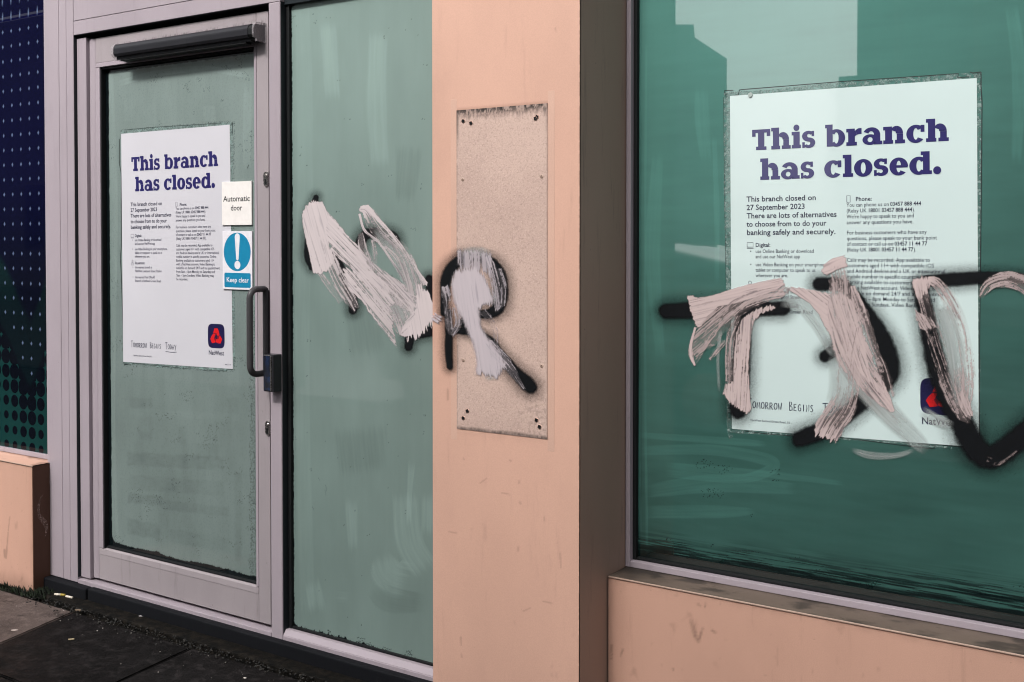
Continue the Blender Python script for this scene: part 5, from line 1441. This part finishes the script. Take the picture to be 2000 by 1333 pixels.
chip("crushed_gum", "white flattened gum spot on the pale slab", "chewing gum", 28, 1232, .013, .006, (0.5, 0.42, 0.38, 1), .4, .001, seed=1)
chip("pale_leaf", "small pale yellow leaf on the dark slab", "leaf", 139, 1250, .009, .005, (0.45, 0.36, 0.22, 1), .6, .002, seed=2)
chip("paper_scrap", "white paper scrap on the dark slab below the side window", "paper scrap", 478, 1326, .006, .003, (0.6, 0.55, 0.5, 1), .2, .002, seed=3)
chip("dry_leaf", "brown dry leaf at the tip of the pale slab", "leaf", 153, 1193, .016, .006, (0.22, 0.16, 0.11, 1), .1, .003, seed=4)
chip("wrapper_scrap", "crumpled foil scrap below the door threshold", "wrapper", 276, 1207, .009, .006, (0.35, 0.33, 0.33, 1), .5, .006, seed=6)


def butt(label, u0, v0, u1, v1, filt):
    a, b = at(u0, v0, z=GZ + .008), at(u1, v1, z=GZ + .008)
    r = root("cigarette_butt", label, "cigarette butt", (a[0], a[1], GZ))
    A, Bv = Vector(a), Vector(b)
    bm = bmesh.new(); tube_path(bm, [A, A.lerp(Bv, .99)], 0.0042, 12); from_bm("paper", bm, mk_plain("butt_paper", (0.62, 0.55, 0.46, 1)), r, True)
    if filt:
        bm = bmesh.new(); tube_path(bm, [Bv, Bv + (Bv - A) * .7], 0.0044, 12); from_bm("filter", bm, mk_plain("butt_filter", (0.35, 0.25, 0.04, 1)), r, True)


butt("cigarette butt with yellow filter in the dirt by the left post", 107, 1161, 119, 1162, True)
butt("white cigarette butt right of the yellow one by the left post", 129, 1165, 142, 1168, False)
a = at(141, 1168, z=GZ)
bm = bmesh.new()
pp = [at(u, v, z=GZ + .004) for u, v in ((140, 1166), (142, 1171), (146, 1172), (150, 1168), (155, 1168), (160, 1171), (165, 1177), (170, 1181))]
tube_path(bm, pp, 0.0011, 6)
tag(from_bm("white_thread", bm, mk_plain("thread", (0.6, 0.56, 0.55, 1)), None, True), "thin curled white thread lying in the dirt by the plinth", "thread")

# grit along the foot of the plinth and moss by the left wall: nobody could count them
rnd = random.Random(7)
def scatter(name, label, n_, fn, cols, size, kind_mat):
    bm = bmesh.new()
    for k in range(n_):
        x_, y_ = fn()
        s_ = size * rnd.uniform(.4, 1.3)
        m4 = Matrix.Translation((x_, y_, GZ + s_ * .3)) @ Matrix.Rotation(rnd.uniform(0, 6), 4, (rnd.random(), rnd.random(), rnd.random() + .1)) @ Matrix.Diagonal((1, rnd.uniform(.5, 1), rnd.uniform(.3, .8), 1))
        bmesh.ops.create_icosphere(bm, subdivisions=1, radius=s_, matrix=m4)
    o = from_bm(name, bm, kind_mat)
    return tag(o, label, "debris", kind='stuff')


def mk_grit(name, c1, c2):
    n = N(name); oi = n.noise(190, 1)
    n.set(color=n.mix(n.ramp(oi, 0.52, 0.6), c1, c2), rough=0.8); return n.m


def along():
    x_ = rnd.uniform(-3.85, -1.85); return x_, 2.462 + rnd.gauss(0, .022) + (-.02 if rnd.random() < .15 else 0)


scatter("grit", "fine dark grit and crumbs along the foot of the plinth", 700, along, None, .0042, mk_grit("grit_dark", (0.004, 0.004, 0.0035, 1), (0.03, 0.025, 0.02, 1)))
scatter("pale_crumbs", "scattered pale crumbs on the pavement near the door", 60, lambda: (rnd.uniform(-3.8, -1.9), 2.44 - abs(rnd.gauss(0, .09))), None, .0022, mk_grit("crumb_pale", (0.22, 0.20, 0.18, 1), (0.5, 0.46, 0.42, 1)))
# moss tufts
bm = bmesh.new()
for k in range(900):
    x_ = rnd.uniform(-4.5, -3.83); y_ = 2.474 - abs(rnd.gauss(0, .016))
    if rnd.random() < .35: x_, y_ = rnd.gauss(-3.82, .03), rnd.uniform(2.45, 2.53)
    h_ = rnd.uniform(.006, .022) * (0.4 + fbm(np.array([x_ * 20]), np.array([0.3]), 900)[0] * 1.4); a_ = rnd.uniform(0, 6.28); w_ = rnd.uniform(.003, .007); ln = rnd.uniform(-.010, .010)
    v0 = bm.verts.new((x_ - w_ * math.cos(a_), y_ - w_ * math.sin(a_), GZ)); v1 = bm.verts.new((x_ + w_ * math.cos(a_), y_ + w_ * math.sin(a_), GZ))
    v2 = bm.verts.new((x_ + w_ * math.cos(a_) * .6 + ln, y_ - .004, GZ + h_ * .7)); v3 = bm.verts.new((x_ + ln * 1.3, y_ - .006, GZ + h_))
    bm.faces.new((v0, v1, v2)); bm.faces.new((v0, v2, v3))
n = N("moss"); n.set(color=n.mix(n.ramp(n.noise(60, 3), .4, .65), (0.004, 0.007, 0.003, 1), (0.014, 0.028, 0.008, 1)), rough=0.8)
me = bpy.data.meshes.new("moss"); bm.to_mesh(me); bm.free()
tag(link("moss", me, n.m), "green moss and weeds at the foot of the left low wall", "moss", kind='stuff')

# ------------------------------------------------------------------ across the street: seen only as reflections and as what closes off the sky
def refl(u, v, y):
    """point of the plane y that the large window mirrors at this place"""
    d = _f + _r * (u - 1000) / F - _u * (v - PV) / F
    p = _c + d * ((Y_GR - _c[1]) / d[1]); d = np.array([d[0], -d[1], d[2]])
    return p + d * ((y - p[1]) / d[1])


YO = -15.0
M_dbrick = painted("grey_brick_wall", (0.22, 0.24, 0.24, 1), (0.02, 0.016, 0.014, 1), 0.7, 0.4, 90, 1.2, False, 0.004)
M_lbrick = painted("stock_brick_wall", (0.24, 0.25, 0.24, 1), (0.04, 0.03, 0.03, 1), 0.7, 0.4, 90, 1.2, False, 0.004)
M_win = mk_plain("street_window_glass", (0.01, 0.012, 0.015, 1), 0.08, 1.0, 0.02)
M_trim = mk_plain("stone_trim", (0.30, 0.28, 0.25, 1), 0.7)


def building(label, x0, x1, y0, y1, h, mat, floors, cols_, skew=False):
    r = root("street_building", label, "building", ((x0 + x1) / 2, y0, GZ), "buildings across the street")
    bm = bmesh.new(); sk_ = (y0 - y1) * 0.62 if skew else 0.0
    vs = [bm.verts.new(q) for z_ in (-0.4, h) for q in ((x0, y0, z_), (x1, y0, z_), (x1 - sk_, y1, z_), (x0 - sk_, y1, z_))]
    for f_ in ((0, 1, 2, 3), (4, 5, 6, 7), (0, 1, 5, 4), (1, 2, 6, 5), (2, 3, 7, 6), (3, 0, 4, 7)): bm.faces.new([vs[i] for i in f_])
    from_bm("wall", bm, mat, r)
    box("parapet", x0 - .002, x1 + .002, y0 + 0.002, y0 + 0.12, h - 0.35, h + 0.05, M_trim, r, 0.02)
    fh = (h - 0.8) / floors; cw = (x1 - x0) / cols_
    wd_m, fr_m = None, None
    for f in range(floors):
        for c in range(cols_):
            xa_, za = x0 + (c + .5) * cw, 0.9 + f * fh
            wf = box("window", xa_ - cw * .26, xa_ + cw * .26, y0 - .02, y0 + 0.03, za, za + fh * .58, M_trim, r, 0.01)
            box("pane", xa_ - cw * .22, xa_ + cw * .22, y0 + .032, y0 + 0.04, za + .08, za + fh * .58 - .08, M_win, wf, 0)
    return r


P0 = refl(1675, 0, YO); P1 = refl(1638, 150, YO)
building("tall grey brick block mirrored in the right half of the large window", P0[0], P0[0] + 22, YO, YO - 12, 19.0, M_dbrick, 6, 8)  # height shaped so its soft shadow dims the lower shopfront
box("side_wing", P1[0], P0[0] - .003, YO - 8, YO - .01, -0.4, P1[2], M_dbrick, tag(root("street_wing", "low dark wing beside the tall block, mirrored behind the poster top", "building", (P1[0], YO, GZ))), 0)
Q1, Q2, Q3, Q4 = refl(1298, 49, YO), refl(1355, 49, YO), refl(1357, 74, YO), refl(1420, 115, YO)
lh = root("street_house", "low stepped roof building mirrored left of the poster", "building", (Q1[0] - 3, YO, GZ))
bm = bmesh.new()
prof = [(Q1[0] - .002, -0.4), (Q4[0], -0.4), (Q4[0], Q4[2]), (Q3[0], Q3[2]), (Q2[0], Q2[2]), (Q1[0] - .002, Q1[2])]
a = [bm.verts.new((x_, YO, z_)) for x_, z_ in prof]; b = [bm.verts.new((x_ - 5.0, YO - 8, z_)) for x_, z_ in prof]
bm.faces.new(a); bm.faces.new(b[::-1])
for i in range(6): bm.faces.new((a[i], b[i], b[(i + 1) % 6], a[(i + 1) % 6]))
from_bm("wall", bm, M_lbrick, lh)
building("three storey brick terrace mirrored at the left edge of the large window", Q1[0] - 20, Q1[0] - .003, YO, YO - 10, 14.0, M_lbrick, 4, 7, True)
building("brick block closing the street far to the left", -52, Q1[0] - 20.01, YO, YO - 10, 12.0, M_lbrick, 3, 9, True)
building("tall block far to the right across the street", P0[0] + 22.01, 60, YO, YO - 10, 17.0, M_dbrick, 5, 12)

# parked dark hatchback, its roof and screen caught in the large window
def car(label, cx, cy, L=4.1, Wd=1.72):
    r = root("parked_car", label, "car", (cx, cy, GZ - .14))
    z0 = GZ - .14
    top = [(-2.05, .55), (-1.98, .86), (-1.2, .98), (-.62, 1.38), (-.2, 1.47), (.7, 1.46), (1.5, 1.30), (1.93, .92), (2.04, .6)]
    xs_ = np.linspace(-2.05, 2.05, 42)
    zt_ = np.interp(xs_, [p_[0] for p_ in top], [p_[1] for p_ in top])
    bm = bmesh.new(); rings = []
    for x_, zt1 in zip(xs_, zt_):
        wl = Wd / 2 * (1 - .22 * abs(x_ / 2.05) ** 5); zb2 = .22
        belt = min(zt1, .92); ww = wl * (.97 - .20 * max(0, (zt1 - .92) / .5))
        ring = [(wl * .9, zb2), (wl, .42), (wl, .7), (wl * .975, belt * .985), (ww, max(belt, zt1 - .06)), (ww * .82, zt1), (0, zt1 + .015)]
        ring = ring + [(-a_, b_) for a_, b_ in ring[-2::-1]]
        rings.append([bm.verts.new((cx + x_, cy + a_, z0 + b_)) for a_, b_ in ring])
    for i in range(len(rings) - 1):
        for k in range(len(rings[0]) - 1): bm.faces.new((rings[i][k], rings[i + 1][k], rings[i + 1][k + 1], rings[i][k + 1]))
        bm.faces.new((rings[i][-1], rings[i + 1][-1], rings[i + 1][0], rings[i][0]))
    bm.faces.new(rings[0]); bm.faces.new(rings[-1])
    from_bm("body", bm, mk_plain("car_paint", (0.012, 0.014, 0.018, 1), 0.3, 1.0, 0.03), r, True)
    for sx_ in (-1.3, 1.28):
        for sy_ in (-1, 1):
            bm = bmesh.new(); bmesh.ops.create_cone(bm, cap_ends=True, segments=28, radius1=.31, radius2=.31, depth=.2, matrix=Matrix.Translation((cx + sx_, cy + sy_ * .78, z0 + .31)) @ Matrix.Rotation(math.pi / 2, 4, 'X'))
            wh = from_bm("wheel", bm, M_black, r)
            bm = bmesh.new(); bmesh.ops.create_cone(bm, cap_ends=True, segments=20, radius1=.2, radius2=.17, depth=.02, matrix=Matrix.Translation((cx + sx_, cy + sy_ * .89, z0 + .31)) @ Matrix.Rotation(math.pi / 2 * sy_, 4, 'X'))
            from_bm("rim", bm, M_metal, wh)
    for (xa_, xb_, zt2) in ((-.75, -.02, 1.34), (.04, .9, 1.38)):
        for sy_ in (-1, 1):
            bm = bmesh.new()
            y_ = cy + sy_ * (Wd / 2 * .99)
            yt_ = cy + sy_ * (Wd / 2 * .82)
            bm.faces.new([bm.verts.new(q) for q in ((cx + xa_ - (.3 if xa_ < -.5 else 0), y_, z0 + .95), (cx + xb_, y_, z0 + .95), (cx + xb_, yt_, z0 + zt2), (cx + xa_ + (.15 if xa_ < -.5 else 0), yt_, z0 + zt2))])
            from_bm("side_window", bm, M_win, r)
    for sy_ in (-.6, .6):
        box("headlight", cx - 2.04, cx - 1.96, cy + sy_ - .16, cy + sy_ + .16, z0 + .6, z0 + .74, M_metal, r, .02)
    return r


pc = refl(1318, 480, -3.2)
car("dark hatchback parked at the kerb, mirrored faintly in the large window", pc[0] - .6, -3.2)

for o in COL.objects:
    if o.type == 'EMPTY' and o.parent is None and "kind" not in o: o["kind"] = "thing"
